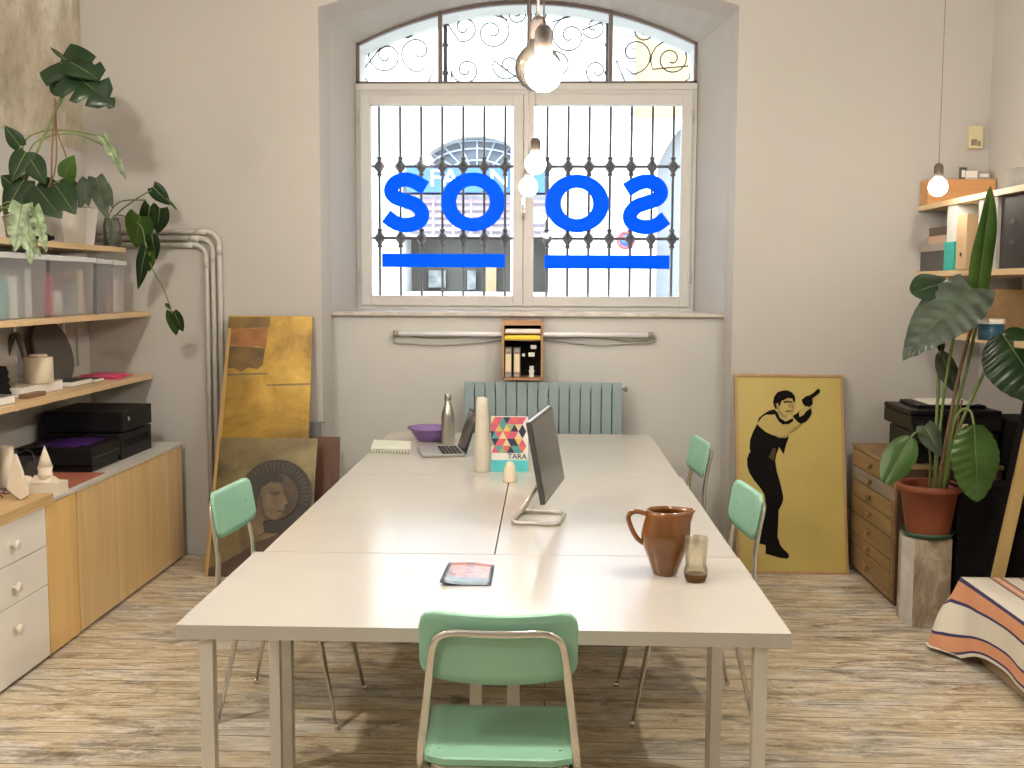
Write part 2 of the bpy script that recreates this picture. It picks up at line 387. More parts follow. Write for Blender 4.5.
part('astragal',M_FRAMEW,win,lambda bm:box(bm,MX-0.014,MX+0.014,YG+0.0205,YG+0.035,ZS+0.05,ZT-0.032,bev=0.003))
part('latch_handle',mat('brushed_steel',(0.55,0.53,0.5),0.3,1.0),win,lambda bm:(box(bm,MX-0.012,MX+0.012,YG-0.056,YG-0.05,2.02,2.12,bev=0.002),tube(bm,[(MX,YG-0.056,2.07),(MX,YG-0.085,2.07),(MX,YG-0.085,1.98)],0.007)))
def fan(bm):
    o=arch(WX0+0.001,WX1-0.001,3.083,0.263,24); i_=arch(WX0+0.02,WX1-0.02,3.075,0.250,24)
    for k in range(24):
        prism(bm,[(o[k][0],YG,o[k][1]),(o[k+1][0],YG,o[k+1][1]),(i_[k+1][0],YG,i_[k+1][1]),(i_[k][0],YG,i_[k][1])],(0,0.035,0))
    box(bm,WX0,WX0+0.02,YG,YG+0.035,ZT+0.04,3.09); box(bm,WX1-0.02,WX1,YG,YG+0.035,ZT+0.04,3.09); box(bm,WX0,WX1,YG,YG+0.035,ZT+0.04,ZT+0.06)
    for x,zt in ((-0.69,3.285),(MX+0.03,3.345),(0.385,3.29)): box(bm,x-0.013,x+0.013,YG-0.004,YG+0.035,ZT+0.05,zt)
part('fanlight_frame',mat('fanlight_brown',(0.17,0.13,0.12),0.5),win,fan)
def fpane(bm):
    o=arch(WX0+0.01,WX1-0.01,3.08,0.256,24)
    prism(bm,[(WX0+0.01,YG+0.012,ZT+0.05)]+[(x,YG+0.012,z) for x,z in o]+[(WX1-0.01,YG+0.012,ZT+0.05)],(0,0.004,0))
part('fanlight_pane',M_PANE,win,fpane)

# wrought iron grille outside
YI=YG+0.36
gr=thing('window_grille','dark wrought iron grille of upright bars with knuckled joints outside the window','window grille',(-0.15,YI,ZS+0.05))
z1,z2=U(450,166.5,y=YI).z,U(450,238.3,y=YI).z
for k in range(15):
    x=U(379.6+20.92*k,200,y=YI).x
    def b(bm):
        tube(bm,[(x,YI,ZS),(x,YI,ZT+0.05)],0.0088,8)
        for z in (z1,z2): lathe(bm,[(0.010,-0.066),(0.021,-0.056),(0.013,-0.045),(0.016,-0.034),(0.031,-0.016),(0.034,0.0),(0.031,0.016),(0.016,0.034),(0.013,0.045),(0.021,0.056),(0.010,0.066)],(x,YI,z),12)
    part('bar',M_IRON,gr,b)
part('rail',M_IRON,gr,lambda bm:[box(bm,WX0-0.02,WX1+0.02,YI-0.004,YI+0.004,z-0.009,z+0.009) for z in (z1,z2)])
part('rail',M_IRON,gr,lambda bm:box(bm,WX0-0.02,WX1+0.02,YI-0.012,YI+0.012,ZT+0.04,ZT+0.07))
# scrollwork in the fan
sg=thing('fanlight_scrollwork','curling wrought iron scrollwork filling the arch above the casements','scrollwork',(-0.15,YI,ZT+0.07))
def spiral(px,py,r,turns=1.6,a0=0,d=1,n=30,tail=None):
    out=[]
    for k in range(n+1):
        t=k/n; a=a0+d*2*PI*turns*t; rr=r*(0.15+0.85*t)
        out.append(U(px+rr*math.cos(a),py+rr*math.sin(a),y=YI))
    if tail: out+= [U(*q,y=YI) for q in tail]
    return out
ST=0.0075
sp=[(386,56,20,1.7,0.5,1,[(366,66),(362,74),(368,82)]),(418,52,20,1.1,2.2,-1,[(437,60),(428,84)]),(408,30,9,1.2,2,1,[(418,26)]),
    (671,59,21,1.9,2,-1,[(688,66),(690,78),(682,83)]),(645,31,11,1.6,0,1,[(655,22),(664,33)]),(634,54,20,1.1,1,1,[(616,60),(626,84)]),
    (466,70,15,1.5,0,1,[(452,80)]),(492,32,20,1.6,2,-1,[(508,20)]),(508,66,16,1.4,1,1,[(520,80)]),(464,28,14,1.3,0,1,[(446,22)]),
    (597,71,15,1.5,3,-1,[(608,82)]),(570,36,20,1.6,1,1,[(552,22)]),(556,66,16,1.4,0,-1,[(545,80)]),(594,27,13,1.3,1,1,[(608,20)]),(539,14,11,1.5,1,1,None),(516,14,11,1.5,2,-1,None)]
for a in sp:
    part('scroll',M_IRON,sg,lambda bm:tube(bm,spiral(a[0],a[1],a[2],a[3],a[4],a[5],tail=a[6]),ST*0.7,6))
for x,zt in ((-0.69,3.27),(-0.13,3.33),(0.385,3.27)):
    def b(bm):
        tube(bm,[(x,YI,ZT+0.06),(x,YI,zt+0.03)],0.014,8)
        for q in (0.12,0.30): lathe(bm,[(0.012,-0.02),(0.024,0),(0.012,0.02)],(x,YI,ZT+0.06+q),10)
    part('upright_bar',M_IRON,sg,b)


# ------------------------------------------------------------------ the street outside
YS=15.0
M_FAC=plaster('pale_facade',(0.46,0.455,0.44),0.1,0.05)
bm=NB(); box(bm,-14,14,YG+1.15,YS+6,-0.75,-0.7); struct('street_ground',bm,mat('paving_stone',(0.32,0.31,0.29),0.8))
def wx(px): return U(px,200,y=YS).x
def wz(py): return U(500,py,y=YS).z
fac=NB()
# facade with a recessed arched shop front and a second arch further along
def facade_block(x0,x1,z0,z1): box(fac,x0,x1,YS,YS+1.2,z0,z1)
ax0,ax1=wx(403),wx(549); az=wz(176); at=wz(136)
bx0,bx1=wx(657),wx(735); bz=wz(165); bt=wz(120)
facade_block(-14,ax0,-0.7,9); facade_block(ax1,bx0,-0.7,9)
def over(x0,x1,zs,zt):
    a=arch(x0,x1,zs,zt-zs,20); prism(fac,[(x,YS,z) for x,z in a]+[(x1,YS,9),(x0,YS,9)],(0,1.2,0))
over(ax0,ax1,az,at); over(bx0,bx1,bz,bt)
struct('exterior_facade',fac,M_FAC)
bm=NB(); facx=plaster('ochre_facade',(0.26,0.175,0.09),0.1,0.1)
box(bm,bx1,14,YS,YS+1.2,-0.7,9); box(bm,wx(634),bx1+0.01,YS-0.03,YS-0.002,wz(118),9)
struct('exterior_wall_ochre',bm,facx)
def f(bm):
    for k in range(9):
        z=wz(126)+k*0.17; box(bm,wx(612),wx(634),YS-0.06,YS-0.02,z,z+0.13)
    box(bm,wx(610),wx(636),YS-0.10,YS,wz(128),wz(126)-0.01)
one('window_shutter','pale louvred shutter on the building across the street','shutter',mat('shutter_grey',(0.3,0.27,0.25),0.6),f)
# shop front
sh=thing('shopfront','shop across the street with a blue sign under a barred fanlight','shop front',((ax0+ax1)/2,YS+0.3,-0.7))
M_SHOPG=mat('shop_interior',(0.075,0.07,0.058),0.7,var=0.2,vscale=1.5)
part('recess_wall',M_SHOPG,sh,lambda bm:box(bm,ax0,ax1,YS+0.9,YS+0.98,-0.7,at))
part('sign_board',mat('sky_blue_sign',(0.018,0.075,0.27),0.5),sh,lambda bm:box(bm,wx(407),wx(545),YS-0.10,YS-0.02,wz(193),wz(168)))
for s_,px,py in (('FA',430,187),('NU',489,187)):
    bmt=text_poly(s_,0.33); bmesh.ops.scale(bmt,verts=bmt.verts,vec=(1.1,1,1)); bmesh.ops.translate(bmt,verts=bmt.verts,vec=(wx(px),YS-0.115,wz(py)))
    obj('lettering',bmt,mat('sign_white',(0.9,0.9,0.9),0.5),sh)
def f(bm):
    cx=(ax0+ax1)/2; 
    for k in range(13):
        a=PI*k/12; x=cx+math.cos(a)*(ax1-ax0)/2*0.96; z=az+math.sin(a)*(at-az)*0.95
        tube(bm,[(cx+math.cos(a)*0.25,YS+0.25,az+math.sin(a)*0.08),(x,YS+0.25,z)],0.012,6)
    for s in (0.45,0.75,0.95): tube(bm,[(cx+math.cos(PI*k/20)*(ax1-ax0)/2*s,YS+0.25,az+math.sin(PI*k/20)*(at-az)*s) for k in range(21)],0.012,6)
part('fan_bars',mat('pale_iron',(0.3,0.33,0.38),0.5),sh,f)
part('fan_back',mat('fan_glass',(0.085,0.10,0.125),0.4),sh,lambda bm:prism(bm,[(x,YS+0.35,z) for x,z in arch(ax0,ax1,az,at-az,20)],(0,0.03,0)))
def f(bm):
    for k in range(6):
        z=wz(238)+k*0.095; box(bm,wx(409),wx(545),YS+0.05,YS+0.12,z,z+0.05,mi=0)
    for px in (432,452,470,490): box(bm,wx(px),wx(px+2),YS+0.03,YS+0.05,wz(238),wz(196),mi=0)
part('lattice_panel',mat('pink_lattice',(0.24,0.15,0.20),0.6),sh,f)
part('panel_backing',mat('pale_backing',(0.30,0.29,0.31),0.6),sh,lambda bm:box(bm,ax0,ax1,YS+0.13,YS+0.16,wz(239),wz(194)))
part('shop_poster',mat('pale_poster',(0.25,0.25,0.25),0.6,var=0.4,vscale=9),sh,lambda bm:box(bm,wx(422),wx(440),YS+0.80,YS+0.83,wz(288),wz(270)))
part('shop_poster',mat('grey_poster',(0.20,0.21,0.22),0.6,var=0.5,vscale=9),sh,lambda bm:box(bm,wx(463),wx(472),YS+0.80,YS+0.83,wz(290),wz(270)))
part('door_leaf',mat('ochre_panel',(0.36,0.24,0.13),0.6),sh,lambda bm:box(bm,wx(483),wx(494),YS+0.70,YS+0.75,-0.7,wz(262)))
part('window_ledge',M_FAC,sh,lambda bm:box(bm,ax0,ax1,YS-0.05,YS+0.1,-0.7,wz(292)))
one('drainpipe','white drainpipe running down beside the blue shop sign','drainpipe',mat('white_pipe',(0.36,0.37,0.40),0.4),lambda bm:tube(bm,[(wx(513.5),YS-0.16,-0.7),(wx(513.5),YS-0.16,5.2)],0.035,10))
one('wall_door_grey','grey arched gateway in the building across the street','gate',mat('grey_gate',(0.13,0.135,0.14),0.6),lambda bm:prism(bm,[(bx0,YS+0.3,-0.7)]+[(x,YS+0.3,z) for x,z in arch(bx0,bx1,bz,bt-bz)]+[(bx1,YS+0.3,-0.7)],(0,0.05,0)))
bpy.data.objects['wall_door_grey'].name='arched_gate'
ps=U(626,240,y=YS-0.08)
np_=thing('parking_sign','small round red and blue no parking sign on the pale facade','road sign',(ps.x,YS-0.02,ps.z-0.15))
part('sign_face',[mat('sign_blue',(0.03,0.08,0.3),0.4),mat('sign_red',(0.35,0.03,0.03),0.4)],np_,lambda bm:(lathe(bm,[(0.001,0),(0.085,0),(0.085,-0.01),(0.001,-0.01)],(ps.x,YS-0.03,ps.z),24,0,'Y'),lathe(bm,[(0.085,0),(0.125,0),(0.125,-0.014),(0.085,-0.014)],(ps.x,YS-0.03,ps.z),24,1,'Y',close=True),prism(bm,[(ps.x-0.075,YS-0.045,ps.z+0.055),(ps.x-0.055,YS-0.045,ps.z+0.075),(ps.x+0.075,YS-0.045,ps.z-0.055),(ps.x+0.055,YS-0.045,ps.z-0.075)],(0,0.006,0),1)))
#@@PART2
# ------------------------------------------------------------------ the five desks
TH=0.73
def desk(x0,x1,y0,y1,label,ins=0.038,lw=0.040):
    t=thing('desk',label,'desk',((x0+x1)/2,(y0+y1)/2,0),group='white desks pushed together')
    part('desktop',M_TABLE,t,lambda bm:box(bm,x0,x1,y0,y1,TH-0.036,TH,bev=0.0015))
    for sx in (0,1):
        for sy in (0,1):
            lx=x0+ins if sx==0 else x1-ins-lw; ly=y0+0.02 if sy==0 else y1-0.02-lw
            part('leg',M_LEG,t,lambda bm:(box(bm,lx,lx+lw,ly,ly+lw,0.004,TH-0.0362,bev=0.002),box(bm,lx+0.004,lx+lw-0.004,ly+0.004,ly+lw-0.004,0,0.006)))
    return t
desk(-0.916,0.600,2.592,3.330,'white desk set crossways at the end of the group, carrying the jug and magazine',0.052,0.034)
desk(-0.890,-0.162,3.335,4.735,'bare white desk between the crossways desk and the laptop desk')
desk(-0.158,0.596,3.335,4.742,'white desk with the monitor standing on it')
desk(-0.890,-0.150,4.742,6.100,'white desk by the niche with the laptop and steel bottle on it')
desk(-0.146,0.586,4.748,6.095,'white desk by the radiator beside the geometric-print book, with nothing on its outer half')

# ------------------------------------------------------------------ mint chairs (front is +Y in the chair's own frame)
def bent_plate(bm,W,H,r,curve,n=14,m=8,t=0.009,top_dip=0.0,mi=0):
    """rounded plate in XZ, bowed in Y"""
    def edge(u):  # half height profile near the rounded corners
        ax=abs(u)*W/2; e=max(0,ax-(W/2-r)); return H/2-(r-math.sqrt(max(0,r*r-e*e)))
    g=[]
    for side in (0,1):
        G=[]
        for i in range(n+1):
            u=-math.cos(PI*i/n); row=[]
            for j in range(m+1):
                v=-1+2*j/m; h=edge(u); z=v*h
                if v>0: z-=top_dip*(1-u*u)*v
                else: z+=-0.012*(1-u*u)*(-v)
                y=curve*u*u+(t if side else 0)
                row.append(bm.verts.new((u*W/2,y,z)))
            G.append(row)
        g.append(G)
    for s in (0,1):
        for i in range(n):
            for j in range(m):
                f=bm.faces.new((g[s][i][j],g[s][i+1][j],g[s][i+1][j+1],g[s][i][j+1])); f.smooth=True; f.material_index=mi
    for i in range(n):
        for j in (0,m): bm.faces.new((g[0][i][j],g[0][i+1][j],g[1][i+1][j],g[1][i][j])).material_index=mi
    for j in range(m):
        for i in (0,n): bm.faces.new((g[0][i][j],g[0][i][j+1],g[1][i][j+1],g[1][i][j])).material_index=mi
def chair(loc,rz,label):
    t=thing('chair',label,'chair',loc,rz,'mint chairs with chrome legs around the desks')
    bm=NB(); bent_plate(bm,0.366,0.165,0.038,0.020,t=0.011,top_dip=0.006)
    bmesh.ops.rotate(bm,verts=bm.verts,cent=(0,0,0),matrix=Matrix.Rotation(math.radians(10),3,'X')); bmesh.ops.translate(bm,verts=bm.verts,vec=(0,-0.243,0.748))
    obj('backrest',bm,M_MINT,t,world=False)
    bm=NB()   # seat: rounded plate, front edge rolled down
    pts=rrect(0.385,0.41,0.06,6,0,0.0); N=len(pts)
    def sz(y): return 0.455-(0.018*((y-0.12)/0.08)**2 if y>0.12 else 0)+(0.010*((-0.08-y)/0.12)**2 if y<-0.08 else 0)
    def wid(y): return 1.0-0.08*(0.2-y)/0.4
    cols=16; rows=[]
    ys=[-0.205+0.41*k/cols for k in range(cols+1)]
    for top in (1,0):
        G=[]
        for y in ys:
            yy=y
            e=max(0,abs(yy)-(0.205-0.055)); hw=0.1925-(0.055-math.sqrt(max(0,0.055**2-e*e))); hw*=wid(yy)
            G.append([bm.verts.new((hw*(-1+2*k/10),yy+0.0,sz(yy)-(0 if top else 0.014))) for k in range(11)])
        rows.append(G)
    for s in (0,1):
        for i in range(cols):
            for k in range(10):
                f=bm.faces.new((rows[s][i][k],rows[s][i+1][k],rows[s][i+1][k+1],rows[s][i][k+1])); f.smooth=True
    for i in range(cols):
        for k in (0,10): bm.faces.new((rows[0][i][k],rows[0][i+1][k],rows[1][i+1][k],rows[1][i][k]))
    for k in range(10):
        for i in (0,cols): bm.faces.new((rows[0][i][k],rows[0][i][k+1],rows[1][i][k+1],rows[1][i][k]))
    obj('seat',bm,M_MINT,t,world=False)
    bm=NB()
    L=[(-0.172,-0.02,0.428),(-0.178,-0.12,0.429),(-0.183,-0.19,0.445),(-0.180,-0.212,0.50),(-0.168,-0.215,0.60),(-0.156,-0.232,0.70),(-0.146,-0.246,0.758),(-0.128,-0.255,0.780),(-0.10,-0.260,0.788),(-0.05,-0.263,0.7875),(0,-0.264,0.787)]
    P=spline(L+[(-x,y,z) for x,y,z in L[-2::-1]],5); tube(bm,P,0.0095,12)
    obj('back_tube',bm,M_CHROME,t,world=False)
    bm=NB(); tube(bm,[(x,y,0.428) for x,y in rrect(0.33,0.33,0.05,5)],0.009,10,closed=True); obj('seat_frame',bm,M_CHROME,t,world=False)
    for sx in (-1,1):
        for sy in (-1,1):
            bm=NB(); tube(bm,[(sx*0.160,sy*0.135,0.430),(sx*0.165,sy*0.145,0.36),(sx*0.19,sy*0.215,0.02)],[0.0125,0.012,0.0065],10)
            l=obj('leg',bm,M_CHROME,t,world=False)
            bm=NB(); lathe(bm,[(0.0005,0),(0.009,0.002),(0.012,0.011),(0.009,0.020),(0.0005,0.024)],(sx*0.192,sy*0.22,0),12); obj('foot',bm,M_CHROME,l,world=False)
    # screws on the seat and backrest
    for sx in (-1,1):
        bm=NB(); lathe(bm,[(0.0045,-0.232),(0.0045,-0.2225),(0.001,-0.222)],(sx*0.125,0,0.748),10,axis='Y'); obj('screw',bm,M_CHROME,t,world=False)
        bm=NB(); lathe(bm,[(0.005,0.454),(0.005,0.4565),(0.001,0.4575)],(sx*0.145,-0.125,0),10); obj('screw',bm,M_CHROME,t,world=False)
    return t
chair((-0.107,2.645,0),0,'mint chair with its back to the viewer, tucked under the crossways desk')
chair((-0.935,3.90,0),-PI/2-0.09,'mint chair in front of the haloed portrait, facing the desks')
chair((0.516,3.97,0),PI/2+0.08,'mint chair beside the brown jug, in front of the yellow picture of a man')
chair((0.516,5.22,0),PI/2+0.08,'mint chair by the niche, between the radiator and the yellow picture')

# ------------------------------------------------------------------ things on the desks
Z=TH
def at(px,py): return U(px,py,z=Z)
# jug
jc=U(667.5,570,z=Z); jx,jy=jc.x-0.012,3.13; 
jug=thing('jug','brown glazed ceramic jug with a loop handle, beside the tumbler','jug',(jx,jy,Z))
M_JUG=mat('brown_glaze',(0.17,0.062,0.012),0.12,var=0.25,vscale=10,coat=0.6)
def jugbody(bm):
    prof=[(0.001,0.0),(0.032,0.0),(0.035,0.004),(0.040,0.022),(0.052,0.055),(0.064,0.088),(0.0685,0.112),(0.067,0.125),(0.060,0.152),(0.0545,0.175),(0.0535,0.187),(0.0505,0.187),(0.0515,0.172),(0.058,0.148),(0.063,0.118),(0.058,0.085),(0.040,0.035),(0.029,0.012),(0.001,0.010)]
    prof=[(r*1.06,h*1.02) for r,h in prof]
    n0=len(bm.verts); lathe(bm,prof,(jx,jy,Z),40)
    for v in bm.verts:   # pull the spout toward +X
        h=v.co.z-Z; dx=v.co.x-jx; dy=v.co.y-jy
        if h>0.13 and dx>0:
            a=math.atan2(dy,dx); wgt=math.exp(-(a/0.55)**2)*((h-0.13)/0.053)**1.4
            v.co.x+=0.026*wgt; v.co.z+=0.002*wgt
part('body',M_JUG,jug,jugbody)
part('handle',M_JUG,jug,lambda bm:tube(bm,spline([(jx-0.050,jy,Z+0.176),(jx-0.082,jy,Z+0.184),(jx-0.103,jy,Z+0.179),(jx-0.109,jy,Z+0.162),(jx-0.098,jy,Z+0.130),(jx-0.082,jy,Z+0.104),(jx-0.064,jy,Z+0.090)],5),0.0072,12))
# tumbler
gc=at(696,582)
dg_=thing('drinking_glass','smoky amber drinking glass with a bulge low down, beside the brown jug','glass',(gc.x,gc.y+0.01,Z))
part('bowl',glass('amber_glass',(0.955,0.93,0.86),0.5,0.015),dg_,lambda bm:lathe(bm,[(0.0275,0.004),(0.031,0.010),(0.0345,0.022),(0.0345,0.036),(0.0295,0.047),(0.0305,0.065),(0.0335,0.128),(0.0322,0.128),(0.029,0.065),(0.0282,0.047),(0.0325,0.036),(0.0325,0.024)],(gc.x,gc.y+0.01,Z),32),'clear pale amber walls')
part('base',glass('dark_amber_glass',(0.60,0.42,0.20),0.7,0.12,(0.35,0.22,0.10)),dg_,lambda bm:lathe(bm,[(0.001,0.0),(0.0275,0.0),(0.0305,0.008),(0.0325,0.020),(0.001,0.020)],(gc.x,gc.y+0.01,Z),32),'dark amber base')
# magazine
def mag(bm):
    q=[at(448.5,563.5),at(494.5,566),at(491,586),at(440,586)]
    nx,ny=12,6
    G=[]
    for top in (0,1):
        g=[]
        for i in range(nx+1):
            r=[]
            for j in range(ny+1):
                u,v=i/nx,j/ny; p=(q[3].lerp(q[2],u)).lerp(q[0].lerp(q[1],u),v)
                lift=0.001+0.010*max(0,(0.45-u)/0.45)**1.5*(1-v)*1.2+0.004*math.sin(PI*u)**2*v
                r.append(bm.verts.new((p.x,p.y,Z+lift*top*1.0+(0.0022 if top else 0.0004)+ (lift*0.75 if not top else 0))))
            g.append(r)
        G.append(g)
    for i in range(nx):
        for j in range(ny):
            u,v=(i+.5)/nx,(j+.5)/ny
            mi=0
            if 0.12<u<0.88 and v>0.35:
                mi=1 if (u<0.42 or u>0.62) and v>0.42+0.2*math.sin(u*14) else 2
            if u<0.1 or u>0.92: mi=3
            f=bm.faces.new((G[1][i][j],G[1][i+1][j],G[1][i+1][j+1],G[1][i][j+1])); f.material_index=mi; f.smooth=True
            bm.faces.new((G[0][i][j],G[0][i][j+1],G[0][i+1][j+1],G[0][i+1][j])).material_index=3
    for i in range(nx):
        for j in (0,ny): bm.faces.new((G[0][i][j],G[0][i+1][j],G[1][i+1][j],G[1][i][j])).material_index=3
    for j in range(ny):
        for i in (0,nx): bm.faces.new((G[0][i][j],G[0][i][j+1],G[1][i][j+1],G[1][i][j])).material_index=3
one('magazine','small glossy magazine with a pink and grey-blue cover lying flat on the crossways desk','magazine',[mat('cover_greyblue',(0.24,0.32,0.38),0.25,var=0.2,vscale=20),mat('cover_pink',(0.70,0.34,0.33),0.25,var=0.15,vscale=30),mat('cover_mauve',(0.42,0.28,0.30),0.25,var=0.3,vscale=30),mat('cover_navy',(0.06,0.08,0.14),0.3)],mag)
# monitor: screen faces -Y in its own frame
mon=thing('monitor','slim dark monitor tilted back on a bent metal stand','monitor',(0.024,3.90,Z),math.radians(81.7))
def rot_local(bm,ang,c): bmesh.ops.rotate(bm,verts=bm.verts,cent=c,matrix=Matrix.Rotation(ang,3,'X'))
def mpanel(name,m,args,par,**k):
    bm=NB(); box(bm,*args,**k); rot_local(bm,-math.radians(10.5),(0,0,0.098)); bmesh.ops.translate(bm,verts=bm.verts,vec=(0,-0.004,0)); return obj(name,bm,m,par,world=False)
pn=mpanel('panel',mat('monitor_shell',(0.05,0.05,0.05),0.35),(-0.255,0.255,-0.006,0.012,0.094,0.380),mon,bev=0.003)
mpanel('screen',mat('dark_screen',(0.045,0.045,0.041),0.16,var=0.05),(-0.249,0.249,-0.0075,-0.0055,0.101,0.374),mon)
mpanel('silver_edge',mat('silver_edge',(0.6,0.6,0.6),0.3,0.8),(-0.255,0.255,-0.003,0.009,0.3805,0.383),mon)
bm=NB(); P=[(x,y,0.007) for x,y in rrect(0.20,0.165,0.025,4,-0.06,0.040)]; tube(bm,P,0.007,10,closed=True)
obj('stand_base',bm,mat('satin_aluminium',(0.62,0.58,0.53),0.3,0.9),mon,world=False)
bm=NB(); tube(bm,[(-0.125,0.118,0.009),(-0.125,0.112,0.016),(-0.125,0.030,0.150)],0.0075,8); tube(bm,[(0.005,0.118,0.009),(0.005,0.112,0.016),(0.005,0.030,0.150)],0.0075,8); box(bm,-0.14,0.02,0.014,0.036,0.13,0.20,bev=0.004)
obj('stand_arm',bm,MATS['satin_aluminium'],mon,world=False)
# laptop: measured corners; keyboard side toward the viewer's left
lap=thing('laptop','open silver laptop with a black screen edge, beside the steel bottle','laptop',(*at(443,450).xy,Z),math.radians(-78))
la=at(443,451)
M_SILV=mat('laptop_silver',(0.42,0.40,0.38),0.35,0.6)
bm=NB(); box(bm,-0.145,0.145,-0.105,0.105,0.002,0.014,bev=0.004); obj('base',bm,M_SILV,lap,world=False)
bm=NB()
for r in range(5):
    for k in range(12): box(bm,-0.128+k*0.0215,-0.128+k*0.0215+0.018,-0.005+r*0.02,-0.005+r*0.02+0.016,0.0138,0.0155)
obj('keyboard',bm,M_BLACK,lap,world=False)
bm=NB(); box(bm,-0.045,0.045,-0.095,-0.03,0.0138,0.0146); obj('trackpad',bm,M_GREY,lap,world=False)
bm=NB(); box(bm,-0.145,0.145,-0.004,0.002,0.0,0.205,mi=0,bev=0.002); box(bm,-0.138,0.138,-0.0055,-0.0042,0.008,0.198,mi=1); rot_local(bm,-math.radians(17),(0,0,0)); bmesh.ops.translate(bm,verts=bm.verts,vec=(0,0.108,0.012))
obj('lid',bm,[mat('laptop_dark',(0.03,0.03,0.03),0.4),mat('laptop_screen',(0.02,0.02,0.022),0.1)],lap,world=False)
lap.location=(la.x-0.005,la.y-0.06,Z)
# bottle
bc=at(448,444)
def f(bm): lathe(bm,[(0.001,0),(0.033,0),(0.035,0.006),(0.035,0.14),(0.033,0.165),(0.024,0.195),(0.0165,0.222),(0.0155,0.232)],(bc.x,bc.y,Z),32)
bt=thing('bottle','brushed steel bottle with a screw cap, standing behind the laptop','bottle',(bc.x,bc.y,Z))
part('body',mat('brushed_steel_bottle',(0.50,0.48,0.45),0.28,0.95,var=0.05),bt,f)
part('cap',mat('bottle_cap_steel',(0.58,0.55,0.52),0.25,0.95),bt,lambda bm:lathe(bm,[(0.0175,0.230),(0.0185,0.235),(0.0185,0.262),(0.016,0.267),(0.001,0.268)],(bc.x,bc.y,Z),24))
# bowl
bw=at(431,440); bw.y-=0.02
one('bowl','shallow purple bowl with a wide rolled rim, behind the steel bottle','bowl',translucent('purple_plastic',(0.30,0.19,0.46),0.25,0.35,0.08),lambda bm:lathe(bm,[(0.001,0),(0.060,0),(0.070,0.006),(0.100,0.045),(0.108,0.062),(0.124,0.066),(0.126,0.074),(0.106,0.071),(0.097,0.047),(0.068,0.011),(0.001,0.006)],(bw.x,bw.y,Z),40))
# notebook / folded sheets
na=[at(374,442),at(411,443.5),at(410.5,453.5),at(370,453)]
nb=thing('notebook','open ring-bound notebook with pale pages at the desk edge','notebook',(*((na[0]+na[2])/2).xy,Z))
def f(bm): prism(bm,[(p.x,p.y,Z+0.001) for p in na],(0,0,0.012))
part('pages',mat('pale_green_paper',(0.70,0.73,0.62),0.7),nb,f)
def f(bm):
    for k in range(14):
        t=(k+.5)/14; p=na[3].lerp(na[2],t); tube(bm,[(p.x+0.011*math.cos(a)*0.3,p.y+0.010*math.cos(a),Z+0.011+0.010*math.sin(a)) for a in [2*PI*j/10 for j in range(10)]],0.0016,5,closed=True)
part('ring_binding',mat('binding_wire',(0.18,0.16,0.12),0.5,0.6),nb,f)
# tall cream vessel
vc=at(482,471)
one('vase','tall tapering cream porcelain vase next to the geometric-print book','vase',translucent('bisque_porcelain',(0.76,0.71,0.60),0.2,0.45,0.02),lambda bm:lathe(bm,[(0.001,0),(0.036,0),(0.0375,0.004),(0.035,0.10),(0.031,0.20),(0.026,0.30),(0.023,0.335),(0.020,0.335),(0.022,0.30),(0.027,0.2),(0.03,0.1),(0.03,0.012),(0.001,0.010)],(vc.x,vc.y,Z),32))
# geometric book
b0=at(491,471); b1=at(527,472); by=(b0.y+b1.y)/2; bkx0=b0.x; bkx1=U(528,440,y=by).x; bh=U(510,417,y=by).z-Z
tri=[mat('print_%s'%n,c,0.35,var=0.05) for n,c in (('coral',(0.70,0.16,0.12)),('teal',(0.10,0.33,0.33)),('navy',(0.035,0.05,0.09)),('cream',(0.72,0.60,0.40)),('rose',(0.62,0.12,0.20)),('ochre',(0.72,0.50,0.14)),('sage',(0.32,0.42,0.28)))]
bk=thing('book','upright book with a cover of coloured triangles and a cyan band at the foot','book',((bkx0+bkx1)/2,by,Z))
part('pages',M_PAPER,bk,lambda bm:box(bm,bkx0+0.003,bkx1-0.003,by+0.003,by+0.020,Z+0.002,Z+bh-0.004))
M_CY=mat('cyan_band',(0.10,0.58,0.62),0.35)
def f(bm):
    box(bm,bkx0,bkx1,by,by+0.0025,Z,Z+bh,mi=7); box(bm,bkx0,bkx1,by+0.0205,by+0.023,Z,Z+bh,mi=7); box(bm,bkx0,bkx0+0.003,by,by+0.023,Z,Z+bh,mi=7)
    rows=5; zt=Z+bh; zb=Z+bh*0.34; hh=(zt-zb)/rows; W=bkx1-bkx0; nc=4; ww=W/nc*1.7
    r=random.Random(4)
    for j in range(rows):
        for k in range(-1,nc*2):
            xa=bkx0+(k)*ww/2*0.5*1.0*1.0; 
            up=(j+k)%2==0; a=bkx0+k*ww/4*1.0; b_=a+ww/2
            m_=(a+b_)/2
            z0,z1_=zb+j*hh,zb+(j+1)*hh
            T=[(a,z0),(b_,z0),(m_,z1_)] if up else [(a,z1_),(b_,z1_),(m_,z0)]
            # clip to the cover
            T=clip(T,bkx0,bkx1)
            if len(T)>=3: prism(bm,[(x,by,z) for x,z in T],(0,-0.0006,0),r.choice([0,1,2,3,4,5,6,0,2]))
    box(bm,bkx0,bkx1,by-0.0006,by,Z,Z+bh*0.21,mi=8)
